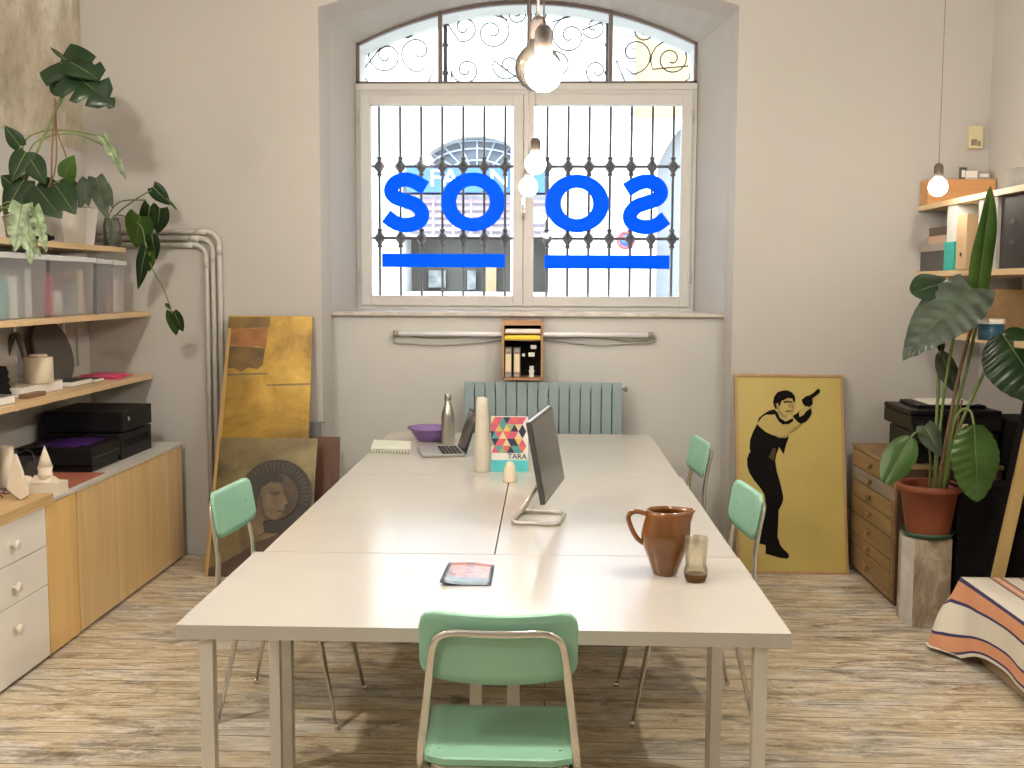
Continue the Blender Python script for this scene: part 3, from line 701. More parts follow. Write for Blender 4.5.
def clip(T,x0,x1):
    def side(T,s,x):
        o=[]
        for i in range(len(T)):
            p,q=T[i],T[(i+1)%len(T)]; ip=(p[0]-x)*s>=-1e-9; iq=(q[0]-x)*s>=-1e-9
            if ip: o.append(p)
            if ip!=iq:
                t=(x-p[0])/(q[0]-p[0]); o.append((x,p[1]+t*(q[1]-p[1])))
        return o
    T=side(T,1,x0); 
    T=side(T,-1,x1) if T else T
    o=[]
    for p in T:
        if not o or (abs(p[0]-o[-1][0])+abs(p[1]-o[-1][1]))>1e-6: o.append(p)
    if len(o)>1 and (abs(o[0][0]-o[-1][0])+abs(o[0][1]-o[-1][1]))<1e-6: o.pop()
    return o
part('cover',tri+[mat('cover_white',(0.78,0.78,0.74),0.4),M_CY],bk,f)
bmt=text_poly('TARA',0.034); bmesh.ops.translate(bmt,verts=bmt.verts,vec=(bkx0+0.075,by-0.0022,Z+bh*0.235)); obj('title',bmt,mat('title_teal',(0.02,0.07,0.08),0.5),bk)
# small cream cup-like lump
sc_=at(509.5,483); sc_.y+=0.03
one('candle','small cream tapered candle in front of the book of triangles','candle',mat('cream_wax',(0.74,0.64,0.48),0.4),lambda bm:lathe(bm,[(0.001,0),(0.029,0),(0.031,0.004),(0.029,0.02),(0.025,0.055),(0.020,0.075),(0.012,0.086),(0.001,0.088)],(sc_.x,sc_.y,Z),24))

# ------------------------------------------------------------------ wall things
# radiator
ry=YN-0.13; rx0,rx1=U(464,400,y=ry-0.045).x,U(622.5,400,y=ry-0.045).x; rz1=U(540,382,y=ry-0.045).z; NR=15; wd=(rx1-rx0)/NR
rad=thing('radiator','slate-blue ribbed radiator under the window','radiator',((rx0+rx1)/2,ry,0.12))
M_RAD=mat('slate_blue_enamel',(0.25,0.33,0.35),0.4,var=0.03)
for k in range(NR):
    x=rx0+k*wd
    def f(bm):
        box(bm,x+0.003,x+wd-0.003,ry-0.045,ry-0.038,0.13,rz1,bev=0.003); box(bm,x+0.003,x+wd-0.003,ry+0.038,ry+0.045,0.13,rz1-0.03,bev=0.003)
        box(bm,x+wd/2-0.006,x+wd/2+0.006,ry-0.038,ry+0.038,0.15,rz1-0.02); box(bm,x+0.004,x+wd-0.004,ry-0.03,ry+0.03,rz1-0.035,rz1-0.012,bev=0.004)
        for z in (0.19,rz1-0.07): lathe(bm,[(0.024,0.0),(0.024,wd)],(x,ry,z),14,axis='X')
    part('section',M_RAD,rad,f)
part('valve',mat('grey_valve',(0.25,0.24,0.23),0.4,0.5),rad,lambda bm:(tube(bm,[(rx1-0.01,ry-0.03,rz1-0.04),(rx1+0.015,ry-0.03,rz1-0.04)],0.008),lathe(bm,[(0.001,0.012),(0.014,0.012),(0.014,0.03),(0.001,0.032)],(rx1,ry-0.03,rz1-0.04),14,axis='X')))
part('supply_pipe',M_RAD,rad,lambda bm:(tube(bm,spline([(rx1,ry,0.19),(rx1+0.05,ry,0.19),(rx1+0.06,ry,0.17),(rx1+0.06,ry,0.0)],5),0.010),tube(bm,spline([(rx0,ry,0.19),(rx0-0.05,ry,0.19),(rx0-0.06,ry,0.17),(rx0-0.06,ry,0.0)],5),0.010)))
part('wall_bracket',M_RAD,rad,lambda bm:[box(bm,x,x+0.02,ry+0.045,YN-0.001,0.8,0.83) for x in (rx0+0.15,rx1-0.17)])
# long tube light and its cable
tz=U(520,334,y=YN).z; tx0=U(395,334,y=YN).x; tx1=U(652,334,y=YN).x
tl=thing('tube_light','long slim white tube light fixed across the niche wall','light',((tx0+tx1)/2,YN,tz))
part('tube',mat('white_tube',(0.84,0.86,0.90),0.3,var=0.01),tl,lambda bm:tube(bm,[(tx0+0.02,YN-0.035,tz),(tx1-0.02,YN-0.035,tz)],0.014,14))
for x,s in ((tx0,1),(tx1,-1)): part('end_cap',mat('cap_grey',(0.30,0.27,0.23),0.4,0.4),tl,lambda bm:(lathe(bm,[(0.001,0),(0.018,0),(0.018,0.03*s),(0.001,0.03*s)],(x-0.005*s,YN-0.035,tz),16,axis='X'),box(bm,min(x,x+0.02*s),max(x,x+0.02*s),YN-0.03,YN-0.001,tz-0.012,tz+0.012)))
P=[U(px,py,y=YN-0.015) for px,py in ((394,337),(396,343),(410,343.5),(430,345),(455,344.5),(480,342.5),(503,340),(530,341),(552,340),(575,343),(600,345),(630,343.5),(652,342),(655,338))]
one('cable','thin grey cable sagging below the tube light','cable',mat('cable_grey',(0.33,0.31,0.27),0.6),lambda bm:tube(bm,spline(P,5),0.0042,6))
P2=[U(px,py,y=YN-0.012) for px,py in ((412,336.5),(425,337.5),(440,338),(460,337),(485,335),(503,337),(560,338),(585,337.5),(610,339),(628,341),(648,341))]
one('cable','twisted dark cable running just beneath the tube','cable',mat('cable_dark',(0.20,0.18,0.15),0.6),lambda bm:tube(bm,spline(P2,5),0.003,6))
# wooden wall crate
cx0,cx1=U(502,350,y=YN-0.2).x,U(543,350,y=YN-0.2).x; cz1,cz0=U(520,320.5,y=YN-0.2).z,U(520,380,y=YN-0.2).z; cy0=YN-0.2
cr=thing('wall_crate','open wooden crate hung on the niche wall above the radiator','crate',((cx0+cx1)/2,YN,cz0))
M_CR=wood('crate_wood',(0.30,0.15,0.07),(0.46,0.27,0.14),'X',1.5)
zt=cz1-0.028
part('carcass',M_CR,cr,lambda bm:(box(bm,cx0,cx0+0.012,cy0,YN-0.001,cz0,cz1),box(bm,cx1-0.012,cx1,cy0,YN-0.001,cz0,cz1),box(bm,cx0,cx1,cy0,YN-0.001,cz0-0.001,cz0+0.012),box(bm,cx0,cx1,cy0-0.002,YN-0.001,zt,cz1),box(bm,cx0+0.01,cx1-0.01,YN-0.012,YN-0.002,cz0,cz1,mi=0)))
part('backing',M_BLACKM,cr,lambda bm:box(bm,cx0+0.012,cx1-0.012,YN-0.018,YN-0.012,cz0+0.012,zt))
for z,m in ((zt-0.042,M_CR),(zt-0.082,M_CR)): part('shelf',m,cr,lambda bm:box(bm,cx0+0.012,cx1-0.012,cy0+0.004,YN-0.018,z-0.006,z))
z=zt-0.042; one('paper_stack','stack of white paper on the upper ledge of the wall crate','paper',M_PAPER,lambda bm:[box(bm,cx0+0.016+0.001*k,cx1-0.016,cy0+0.006,YN-0.03,z+0.0005+k*0.004,z+0.004+k*0.004) for k in range(5)])
z=zt-0.082; one('folder','yellow folder lying on the second ledge of the wall crate','folder',mat('yellow_card',(0.72,0.56,0.04),0.5),lambda bm:(box(bm,cx0+0.015,cx1-0.015,cy0-0.002,YN-0.03,z+0.0005,z+0.022,bev=0.003),box(bm,cx0+0.02,cx1-0.02,cy0,YN-0.035,z+0.022,z+0.025)))
for k,(px0,px1,lb) in enumerate(((505.0,511.5,'cream paper roll holder nearer the plant shelves side of the wall crate'),(513.5,520.0,'cream paper roll holder in the middle of the wall crate'))):
    x0_,x1_=U(px0,360,y=cy0).x,U(px1,360,y=cy0).x
    t=thing('binder',lb,'binder',((x0_+x1_)/2,cy0+0.08,cz0+0.012),group='narrow binders in the wall crate')
    part('cover',mat('binder_grey',(0.20,0.18,0.16),0.6),t,lambda bm:box(bm,x0_,x1_,cy0+0.012,cy0+0.15,cz0+0.0125,cz0+0.185,bev=0.002))
    part('spine_label',mat('label_cream',(0.68,0.57,0.38),0.6),t,lambda bm:box(bm,x0_+0.003,x1_-0.003,cy0+0.009,cy0+0.0125,cz0+0.045,cz0+0.150))
    part('spine_ring',M_GREY,t,lambda bm:[box(bm,x0_+0.006,x1_-0.006,cy0+0.008,cy0+0.0125,q,q+0.012) for q in (cz0+0.02,cz0+0.163)])
for px,py,w_,h_,lb in ((533.5,347,0.034,0.022,'white gadget hanging highest in the wall crate'),(531.5,354.5,0.036,0.024,'white plug hanging in the middle of the wall crate'),(523.5,355,0.018,0.018,'tiny white plug next to the binders in the wall crate')):
    p=U(px,py,y=cy0+0.05)
    t=thing('power_plug',lb,'plug',(p.x,p.y,p.z-h_/2),group='white plugs in the wall crate')
    part('body',mat('gadget_white',(0.66,0.66,0.62),0.4),t,lambda bm:box(bm,p.x-w_/2,p.x+w_/2,p.y-0.01,p.y+0.012,p.z-h_/2,p.z+h_/2,bev=0.005))
    part('cord',M_BLACK,t,lambda bm:tube(bm,spline([(p.x,p.y+0.01,p.z),(p.x+0.012,p.y+0.04,p.z-0.03),(p.x+0.006,p.y+0.08,p.z+0.01),(p.x,YN-0.019,p.z+0.02)],5),0.0018,6))
p=U(531.5,376,y=cy0+0.05)
one('charger','white upright charger standing at the bottom of the wall crate','charger',MATS['gadget_white'],lambda bm:(box(bm,p.x-0.013,p.x+0.013,p.y-0.012,p.y+0.014,cz0+0.0125,cz0+0.045,bev=0.004),box(bm,p.x-0.017,p.x+0.017,p.y-0.014,p.y+0.016,cz0+0.045,cz0+0.052,bev=0.002),box(bm,p.x-0.012,p.x+0.012,p.y-0.010,p.y+0.012,cz0+0.052,cz0+0.078,bev=0.004)))
# conduits on the back wall
for k,(dx,lb) in enumerate(((0.0,'innermost of the three grey conduits bending down the wall'),(0.037,'middle one of the three grey conduits bending down the wall'),(0.074,'outermost of the three grey conduits bending down the wall'))):
    x=U(209.5,350,y=YB).x+dx; z=U(180,245,y=YB).z+dx
    yy=YB-0.022
    P=[(XL+0.02,yy,z),(x-0.07,yy,z)]+[(x-0.07+0.07*math.sin(a),yy,z-0.07+0.07*math.cos(a)) for a in [PI/2*q/8 for q in range(1,9)]]+[(x,yy,0.0)]
    t=thing('conduit',lb,'pipe',(x,yy,0),group='grey conduits on the back wall')
    part('pipe',M_PIPE,t,lambda bm:tube(bm,P,0.0155,12))
    part('coupling',M_PIPE,t,lambda bm:tube(bm,[(x-0.135,yy,z),(x-0.075,yy,z)],0.0185,12)); part('coupling',M_PIPE,t,lambda bm:tube(bm,[(x,yy,z-0.13),(x,yy,z-0.075)],0.0185,12))
# thermostat
p=U(973.5,138,y=YB)
tm=thing('thermostat','small cream thermostat box on the wall high above the shelves','thermostat',(p.x,YB,p.z-0.07))
part('case',mat('aged_cream_plastic',(0.62,0.55,0.34),0.5),tm,lambda bm:box(bm,p.x-0.038,p.x+0.038,YB-0.04,YB-0.001,p.z-0.062,p.z+0.062,bev=0.008))
part('dial',mat('dial_brown',(0.22,0.20,0.13),0.5),tm,lambda bm:(box(bm,p.x-0.028,p.x+0.004,YB-0.044,YB-0.039,p.z-0.045,p.z-0.012,bev=0.002),box(bm,p.x+0.008,p.x+0.024,YB-0.044,YB-0.039,p.z-0.05,p.z-0.02,bev=0.002)))

# ------------------------------------------------------------------ leaning pictures
def leaning(name,label,cat,bl,br,ybot,ztop,ytop,thick,mats,build_face,tl=None,trr=None):
    """board leaning on the back wall; own frame: x along, y up the board"""
    w0=br-bl; L=math.hypot(ztop,ytop-ybot); ang=math.atan2(ytop-ybot,ztop)
    t=thing(name,label,cat,(bl,ybot,0.0)); t.rotation_euler=(-ang,0,0)   # own frame: x along, z up the board, -y toward the room
    return t,w0,L
def lpart(name,m,par,fn,label=None): 
    bm=NB(); fn(bm); o=obj(name,bm,m,par,world=False)
    if label: o['label']=label
    return o
# yellow picture of a man
X0=1.052; X1=1.655
t,W,L=leaning('framed_picture','yellow framed picture of a man in black aiming a revolver, leaning on the wall','picture',X0,X1,5.86,1.075,6.115,0.03,None,None)
M_FR=wood('picture_frame_oak',(0.34,0.20,0.09),(0.48,0.31,0.15),'Z',1.2)
for a in ((0,0.014,0,L),(W-0.014,W,0,L),(0.014,W-0.014,L-0.014,L),(0.014,W-0.014,0,0.014)):
    lpart('frame_rail',M_FR,t,lambda bm:box(bm,a[0],a[1],-0.004,0.022,a[2],a[3],bev=0.001))
M_YEL=mat('mustard_board',(0.47,0.37,0.105),0.45,var=0.07,vscale=3)
M_INK=mat('black_ink',(0.006,0.005,0.005),0.8,spec=0.1); M_SK=mat('olive_skin_print',(0.44,0.345,0.10),0.5,var=0.05); M_SH=mat('brown_shade_print',(0.07,0.05,0.02),0.7,spec=0.1); M_MID=mat('mid_tone_print',(0.28,0.21,0.065),0.5)
def poster(bm):
    box(bm,0.012,W-0.012,0.004,0.016,0.012,L-0.012,mi=0)
    lay=[0]
    def poly(pts,mi):
        lay[0]+=1
        q=[]
        for x,y in pts:
            px=740+x/3.836; py=370+y/3.836; u=(px-733.5-(py-373)*0.02)/110.8; v=(py-373.3)/201.0
            q.append((u*W,0.004,(1-v)*L))
        prism(bm,q,(0,-0.0004*lay[0]-0.0003,0),mi)
    # trousers and shoe
    poly([(35,320),(60,322),(100,332),(136,348),(139,372),(143,395),(152,425),(160,455),(167,490),(166,505),(158,525),(149,540),(148,570),(146,610),(144,645),(151,660),(150,672),(100,676),(78,670),(58,672),(56,664),(66,630),(76,585),(90,540),(97,500),(92,480),(76,455),(52,425),(36,400),(27,372),(26,345)],1)
    poly([(98,672),(150,664),(160,682),(187,708),(188,720),(180,726),(150,722),(98,708)],1)
    # vest
    poly([(38,270),(50,238),(66,208),(74,218),(100,240),(128,252),(152,258),(186,248),(188,262),(178,290),(169,326),(160,312),(152,298),(142,322),(137,345),(132,352),(96,335),(40,326),(36,300)],1)
    poly([(110,338),(128,300),(138,303),(136,332),(130,350)],3)
    # far shoulder, collar
    poly([(66,208),(72,185),(92,168),(112,156),(132,150),(140,170),(120,172),(100,172),(84,182),(74,196)],1)
    # near arm
    poly([(72,200),(84,182),(100,172),(130,172),(146,186),(158,204),(180,206),(214,190),(232,168),(252,140),(268,140),(262,160),(246,190),(228,208),(204,224),(184,250),(160,258),(128,250),(98,228),(76,218)],2)
    poly([(128,250),(160,258),(184,250),(206,224),(232,206),(250,190),(240,210),(216,234),(196,244),(180,262),(150,262)],4)
    # neck and collar
    poly([(132,150),(146,164),(154,184),(176,198),(206,184),(206,196),(190,208),(166,210),(150,198),(138,178)],1)
    # face
    poly([(142,112),(150,100),(186,92),(208,104),(209,124),(212,136),(207,146),(206,160),(196,172),(182,176),(166,170),(152,156),(144,138)],2)
    poly([(142,140),(152,142),(158,160),(172,172),(186,176),(176,186),(160,180),(148,164)],4)
    poly([(168,118),(190,116),(205,120),(204,126),(186,124),(170,126)],3)
    poly([(186,122),(194,122),(196,142),(188,146)],4)
    poly([(176,156),(198,154),(200,158),(180,162)],3)
    poly([(196,132),(207,130),(208,146),(206,162),(196,170),(202,150)],4)
    poly([(132,138),(128,122),(133,100),(144,84),(162,77),(184,76),(202,84),(213,100),(214,120),(208,122),(203,108),(186,106),(170,114),(160,118),(156,132),(146,146),(138,150)],1)
    poly([(138,128),(148,126),(150,144),(142,146)],4)
    # hands and gun
    poly([(204,176),(220,166),(236,150),(250,140),(262,140),(276,148),(278,166),(268,184),(254,200),(236,206),(224,200)],1)
    poly([(228,160),(246,140),(262,138),(270,148),(256,158),(246,172),(230,180)],2)
    poly([(240,112),(256,98),(268,96),(286,84),(304,68),(311,74),(310,84),(292,98),(280,106),(282,128),(270,140),(252,136),(244,126)],1)
lpart('print',[M_YEL,M_INK,M_SK,M_SH,M_MID],t,poster)
# tall gold panel
def goldmat(name,dark):
    m,nt,bs=new_mat(name); v=coords(nt,(1,1,1)); n=noise(nt,v,2.6,6,0.6,0.8); n2=noise(nt,v,9,5,0.6)
    if dark: st=[(0.30,(0.05,0.035,0.012)),(0.5,(0.15,0.115,0.045)),(0.75,(0.22,0.17,0.07))]
    else: st=[(0.34,(0.13,0.07,0.015)),(0.44,(0.27,0.16,0.025)),(0.56,(0.40,0.245,0.035)),(0.72,(0.54,0.36,0.07))]
    r=ramp(nt,st); nt.links.new(n.outputs['Fac'],r.inputs[0]); r2=ramp(nt,[(0.3,(0.6,0.6,0.6)),(0.6,(1,1,1))]); nt.links.new(n2.outputs['Fac'],r2.inputs[0])
    nt.links.new(mixc(nt,0.6,r.outputs[0],r2.outputs[0],'MULTIPLY'),bs.inputs['Base Color']); bs.inputs['Metallic'].default_value=0.35; bs.inputs['Roughness'].default_value=0.35
    bump(nt,bs,n2.outputs['Fac'],0.1,0.003); return m
M_GOLD=goldmat('gold_leaf',False); M_GOLD2=goldmat('tarnished_gold',True); M_GRED=mat('rust_patch',(0.24,0.10,0.025),0.35,0.3,var=0.4,vscale=8); M_GBR=mat('umber_patch',(0.14,0.085,0.02),0.35,0.3,var=0.5,vscale=6)
M_EDGEW=wood('ochre_edge',(0.36,0.22,0.07),(0.50,0.32,0.11),'Z')
t,W,L=leaning('gold_panel','tall panel of tarnished gold leaf leaning beside the conduits','panel',-1.865,-1.325,5.80,1.388,6.10,0.02,None,None)
def g(bm):
    n=24
    # slightly narrower at the top like the sheet in the photo
    def xx(u,v): return (0.06*v*(1-u))+u*W
    box_pts=[(xx(0,0),0,0),(xx(1,0),0,0),(xx(1,1),0,L),(xx(0,1),0,L)]
    prism(bm,box_pts,(0,0.018,0),0)
    k=[0]
    def patch(q,mi): 
        k[0]+=1; prism(bm,[(xx(u,v),0,v*L) for u,v in q],(0,-0.0003*k[0]-0.0004,0),mi)
    patch([(0.0,0.995),(0.50,0.995),(0.50,0.955),(0.0,0.945)],2); patch([(0.0,0.945),(0.16,0.95),(0.30,0.948),(0.48,0.955),(0.475,0.91),(0.47,0.87),(0.36,0.878),(0.22,0.868),(0.10,0.882),(0.0,0.885)],1)
    patch([(0.0,0.88),(0.46,0.87),(0.45,0.83),(0.44,0.80),(0.38,0.785),(0.28,0.792),(0.2,0.775),(0.10,0.79),(0.0,0.785)],2)
    patch([(0.0,0.765),(0.5,0.772),(0.5,0.765),(0.0,0.758)],3); patch([(0.5,0.725),(1.0,0.732),(1.0,0.724),(0.5,0.718)],3)
lpart('gilded_sheet',[M_GOLD,M_GRED,M_GBR,M_GOLD2],t,g)
lpart('side_batten',M_EDGEW,t,lambda bm:prism(bm,[(-0.012,-0.006,0),(0.022,-0.006,0),(0.078,-0.006,L*0.95),(0.062,-0.006,L*0.95)],(0,0.026,0)))
# portrait with a halo
t,W,L=leaning('portrait_panel','dark painted portrait of a face with a rayed halo, in front of the gold panel','painting',-1.815,-1.268,5.66,0.715,5.93,0.02,None,None)
M_HALO=mat('halo_dark',(0.022,0.017,0.010),0.5,var=0.3); M_FACE=mat('painted_flesh',(0.13,0.09,0.042),0.5,var=0.35,vscale=14); M_FACED=mat('painted_shadow',(0.06,0.038,0.018),0.5,var=0.4,vscale=16); M_ROBE=mat('painted_robe',(0.055,0.022,0.012),0.5,var=0.5,vscale=12)
def pz(x,y):
    x=375+(x-372)*1.2; y=342+(y-345)*1.2; px=200+x/4.8; py=430+y/4.8; u=(px-216)/102.0; v=(py-440)/138.0
    return (u*W,-0.0001,(1-v)*L)
def g(bm):
    box(bm,0,W,0,0.016,0,L,mi=0)
    k=[0]
    def poly(pts,mi): 
        k[0]+=1; q=[pz(*a) for a in pts]; q=[(min(max(a,0.004),W-0.004),b,max(c,0.004)) for a,b,c in q]; prism(bm,q,(0,-0.0003*k[0]-0.0004,0),mi)
    cx,cy=372,335
    # halo: a dark ring with lighter gaps between rays
    o=[(cx+152*math.cos(2*PI*j/48),cy-148*math.sin(2*PI*j/48)) for j in range(48)]
    poly(o,1)
    for j in range(46):
        a=2*PI*j/46; 
        if math.sin(a)<-0.3: continue
        a2=a+0.045; poly([(cx+108*math.cos(a),cy-105*math.sin(a)),(cx+108*math.cos(a2),cy-105*math.sin(a2)),(cx+138*math.cos(a2),cy-136*math.sin(a2)),(cx+138*math.cos(a),cy-136*math.sin(a))],5)
    poly([(cx+96*math.cos(2*PI*j/36),cy+4-92*math.sin(2*PI*j/36)) for j in range(36)],3)
    poly([(70,620),(180,600),(250,560),(300,520),(360,500),(420,470),(420,700),(70,700)],4)   # robe
    poly([(235,300),(262,262),(310,240),(360,240),(404,262),(398,284),(352,276),(320,300),(300,350),(292,420),(262,430),(238,370)],1) # hair
    poly([(318,300),(350,280),(394,284),(404,300),(408,330),(428,362),(414,372),(414,388),(404,396),(404,414),(380,428),(352,424),(330,440),(340,480),(290,510),(286,430),(302,380),(306,340)],2) # profile face and neck
    poly([(352,322),(384,316),(398,322),(384,332),(358,332)],3); poly([(306,340),(318,330),(324,370),(340,410),(366,426),(340,434),(316,400)],3)
    poly([(384,392),(408,390),(404,398),(386,400)],3); poly([(292,360),(306,352),(310,384),(298,392)],3)
lpart('painted_board',[goldmat('olive_gold_ground',True),M_HALO,M_FACE,M_FACED,M_ROBE,mat('halo_gap',(0.065,0.05,0.025),0.5)],t,g)
lpart('side_edge',M_EDGEW,t,lambda bm:box(bm,-0.014,0,-0.002,0.018,0,L*0.99))
# brown board and grey board behind
t,W,L=leaning('brown_board','plain brown board standing behind the portrait, next to the niche','board',-1.40,-1.168,5.93,0.708,6.05,0.01,None,None)
lpart('sheet',wood('dark_brown_board',(0.11,0.05,0.03),(0.16,0.08,0.05),'Z'),t,lambda bm:box(bm,0,W,0,0.012,0,L,bev=0.001))
lpart('edge_strip',M_GREY,t,lambda bm:box(bm,0.03,0.045,-0.004,0,0,L*0.8))
t,W,L=leaning('grey_board','small slate-grey board standing behind the brown board, topping it','board',-1.42,-1.262,6.02,0.79,6.075,0.01,None,None)
lpart('sheet',mat('slate_board',(0.17,0.175,0.18),0.6),t,lambda bm:box(bm,0,W,0,0.010,0,L,bev=0.001))
lpart('edge_strip',M_GREY,t,lambda bm:box(bm,W-0.012,W,-0.003,0,0,L*0.99))
LB=185.0   # brightness of the lit bulbs
# ------------------------------------------------------------------ plants' leaves
def leaf(bm,base,tip,width,shape='heart',face=(0,-1,0.35),droop=0.12,fold=0.18,mi=0,n=20,seed=0):
    base,tip=Vector(base),Vector(tip); ax=tip-base; L=ax.length; d=ax/L; nrm=Vector(face); nrm=(nrm-d*nrm.dot(d)).normalized(); s=d.cross(nrm).normalized()
    r=random.Random(seed)
    def wp(t):
        if shape=='heart': w=math.sin(PI*min(1,t*0.92+0.08)**0.62)**0.85
        elif shape=='paddle': w=math.sin(PI*min(1,t*0.97+0.03)**0.85)**0.62
        elif shape=='lance': w=math.sin(PI*t**0.8)**0.9
        else: w=math.sin(PI*min(1,t*0.9+0.1)**0.62)**0.7
        return max(w,0.0)*width/2
    m=5; big=width>0.2 and shape!='split'
    if big: n=70
    top=[];
    for side in (1,-1):
        ph=r.random()
        rows=[]
        for i in range(n+1):
            t=i/n; w=wp(t)
            if shape=='split' and 0.18<t<0.93:
                q=(t*4.3+ph)%1.0
                if q<0.22: w*=0.48
            back=(-0.10 if shape in('heart','split') else 0)*L
            row=[]
            for j in range(m+1):
                a=j/m; p=base+d*(L*t)+s*(side*w*a)+nrm*(-droop*L*(t*t)+fold*w*a*(1-0.6*a)-0.25*w*a*a*0.6)
                if t<0.25 and shape in('heart','split'): p+=d*(-0.10*L*a*(1-t/0.25))
                p+=nrm*(0.012*L*math.sin(9*t+seed)*a)
                if big: p+=nrm*(0.0035*math.sin(55*t-6*a)*min(1,a*3))
                row.append(p)
            rows.append(row)
        for lay in (0,1):
            off=nrm*(-0.0012 if lay else 0)
            V=[[bm.verts.new(p+off) for p in row] for row in rows]
            for i in range(n):
                for j in range(m):
                    q=(V[i][j],V[i+1][j],V[i+1][j+1],V[i][j+1])
                    try:
                        f=bm.faces.new(q if (side>0)==(lay==0) else q[::-1]); f.smooth=True; f.material_index=mi
                    except ValueError: pass
    tube(bm,[base+nrm*0.001,base+d*L*0.5-nrm*(droop*L*0.25)+nrm*0.001,base+d*L*0.97-nrm*(droop*L*0.94)],[0.0028,0.002,0.0006],5,mi=1)
def lleaf(name,m,par,*a,label=None,**k):
    bm=NB(); leaf(bm,*a,**k); me=bpy.data.meshes.new(name)
    bmesh.ops.translate(bm,verts=bm.verts,vec=-wloc(par)); bm.to_mesh(me); bm.free()
    for x in (m,M_STEM): me.materials.append(x)
    o=bpy.data.objects.new(name,me); C.objects.link(o); o.parent=par
    if label: o['label']=label
    return o
def q(px,py,Y): return U(px,py,y=Y)
def stem(par,P,r=0.0045,m=None): return part('stem',m or M_STEM,par,lambda bm:tube(bm,spline(P,6),r if isinstance(r,float) else r,8))
# ------------------------------------------------------------------ left side: cabinets
CX=-2.075
un=thing('drawer_unit','white unit of three drawers with round knobs, under a plywood slab','drawers',(-2.37,4.20,0))
part('body',M_WHITE,un,lambda bm:box(bm,XL+0.01,CX-0.02,3.78,4.362,0.02,0.650))
part('plinth',M_BLACKM,un,lambda bm:box(bm,XL+0.01,CX-0.04,3.80,4.35,0,0.02))
for z0,z1_ in ((0.015,0.316),(0.320,0.480),(0.484,0.648)):
    d=part('drawer',M_WHITE,un,lambda bm:box(bm,CX-0.019,CX,3.78,4.366,z0,z1_,bev=0.0015))
    kz=z1_-0.092
    part('knob',mat('cream_knob',(0.72,0.68,0.58),0.3),d,lambda bm:lathe(bm,[(0.008,0.0),(0.008,0.012),(0.019,0.020),(0.020,0.027),(0.016,0.033),(0.001,0.034)],(CX,4.073,kz),20,axis='X'))
one('plywood_slab','thick plywood slab lying on the white drawer unit','worktop',wood('slab_ply',(0.52,0.34,0.15),(0.68,0.48,0.25),'Y'),lambda bm:[box(bm,XL+0.005,CX+0.012,3.72,4.42,0.651+0.0145*k,0.664+0.0145*k,bev=0.001) for k in range(3)])
sb=thing('plywood_cabinet','narrow golden plywood cabinet between the white drawers and the long cabinet','cabinet',(-2.38,4.51,0))
part('body',M_PLY2,sb,lambda bm:box(bm,XL+0.01,CX-0.02,4.40,4.665,0.01,0.645)); part('door',M_PLY2,sb,lambda bm:box(bm,CX-0.019,CX,4.372,4.658,0.015,0.648,bev=0.001))
lc=thing('cabinet','long low pale plywood cabinet carrying the black office machines','cabinet',(-2.38,5.4,0))
part('body',M_PLY,lc,lambda bm:(box(bm,XL+0.01,CX-0.02,4.675,6.05,0.03,0.652),box(bm,XL+0.01,CX-0.05,4.68,6.04,0,0.03)))
for a,b_ in ((4.672,5.198),(5.202,6.05)): part('door',M_PLY,lc,lambda bm:box(bm,CX-0.019,CX-0.0,a,b_,0.018,0.650,bev=0.001))
part('worktop',mat('grey_white_top',(0.55,0.53,0.50),0.45,var=0.08),lc,lambda bm:box(bm,XL+0.005,CX+0.004,4.425,6.075,0.653,0.668,bev=0.001))
ZCB=0.668; ZSL=0.6945
# shelves
for z,y1,lb in ((1.762,5.90,'highest birch shelf, holding the potted plants'),(1.41,6.13,'middle birch shelf, holding the clear storage boxes'),(1.052,6.13,'lowest birch shelf, above the black office machines')):
    t=thing('wall_shelf',lb,'shelf',(XL,5.0,z-0.03))
    part('board',M_WOODL,t,lambda bm:box(bm,XL+0.008,-2.305 if z>1.7 else -2.262,3.4,y1,z-0.027,z,bev=0.0015))
    for yy in (4.35,5.25,5.8): part('bracket',M_WHITE,t,lambda bm:(box(bm,XL+0.008,-2.42,yy-0.01,yy+0.01,z-0.035,z-0.0272),box(bm,XL+0.008,XL+0.014,yy-0.01,yy+0.01,z-0.12,z-0.03)))
# panel outline on the left wall
bm=NB(); fr=[(5.45,1.10),(5.98,1.36)]; 
for a in ((5.45,5.98,1.10,1.11),(5.97,5.98,1.11,1.37)): box(bm,XL+0.007,XL+0.014,a[0],a[1],a[2],a[3])
struct('trim_1',bm,M_WALL)
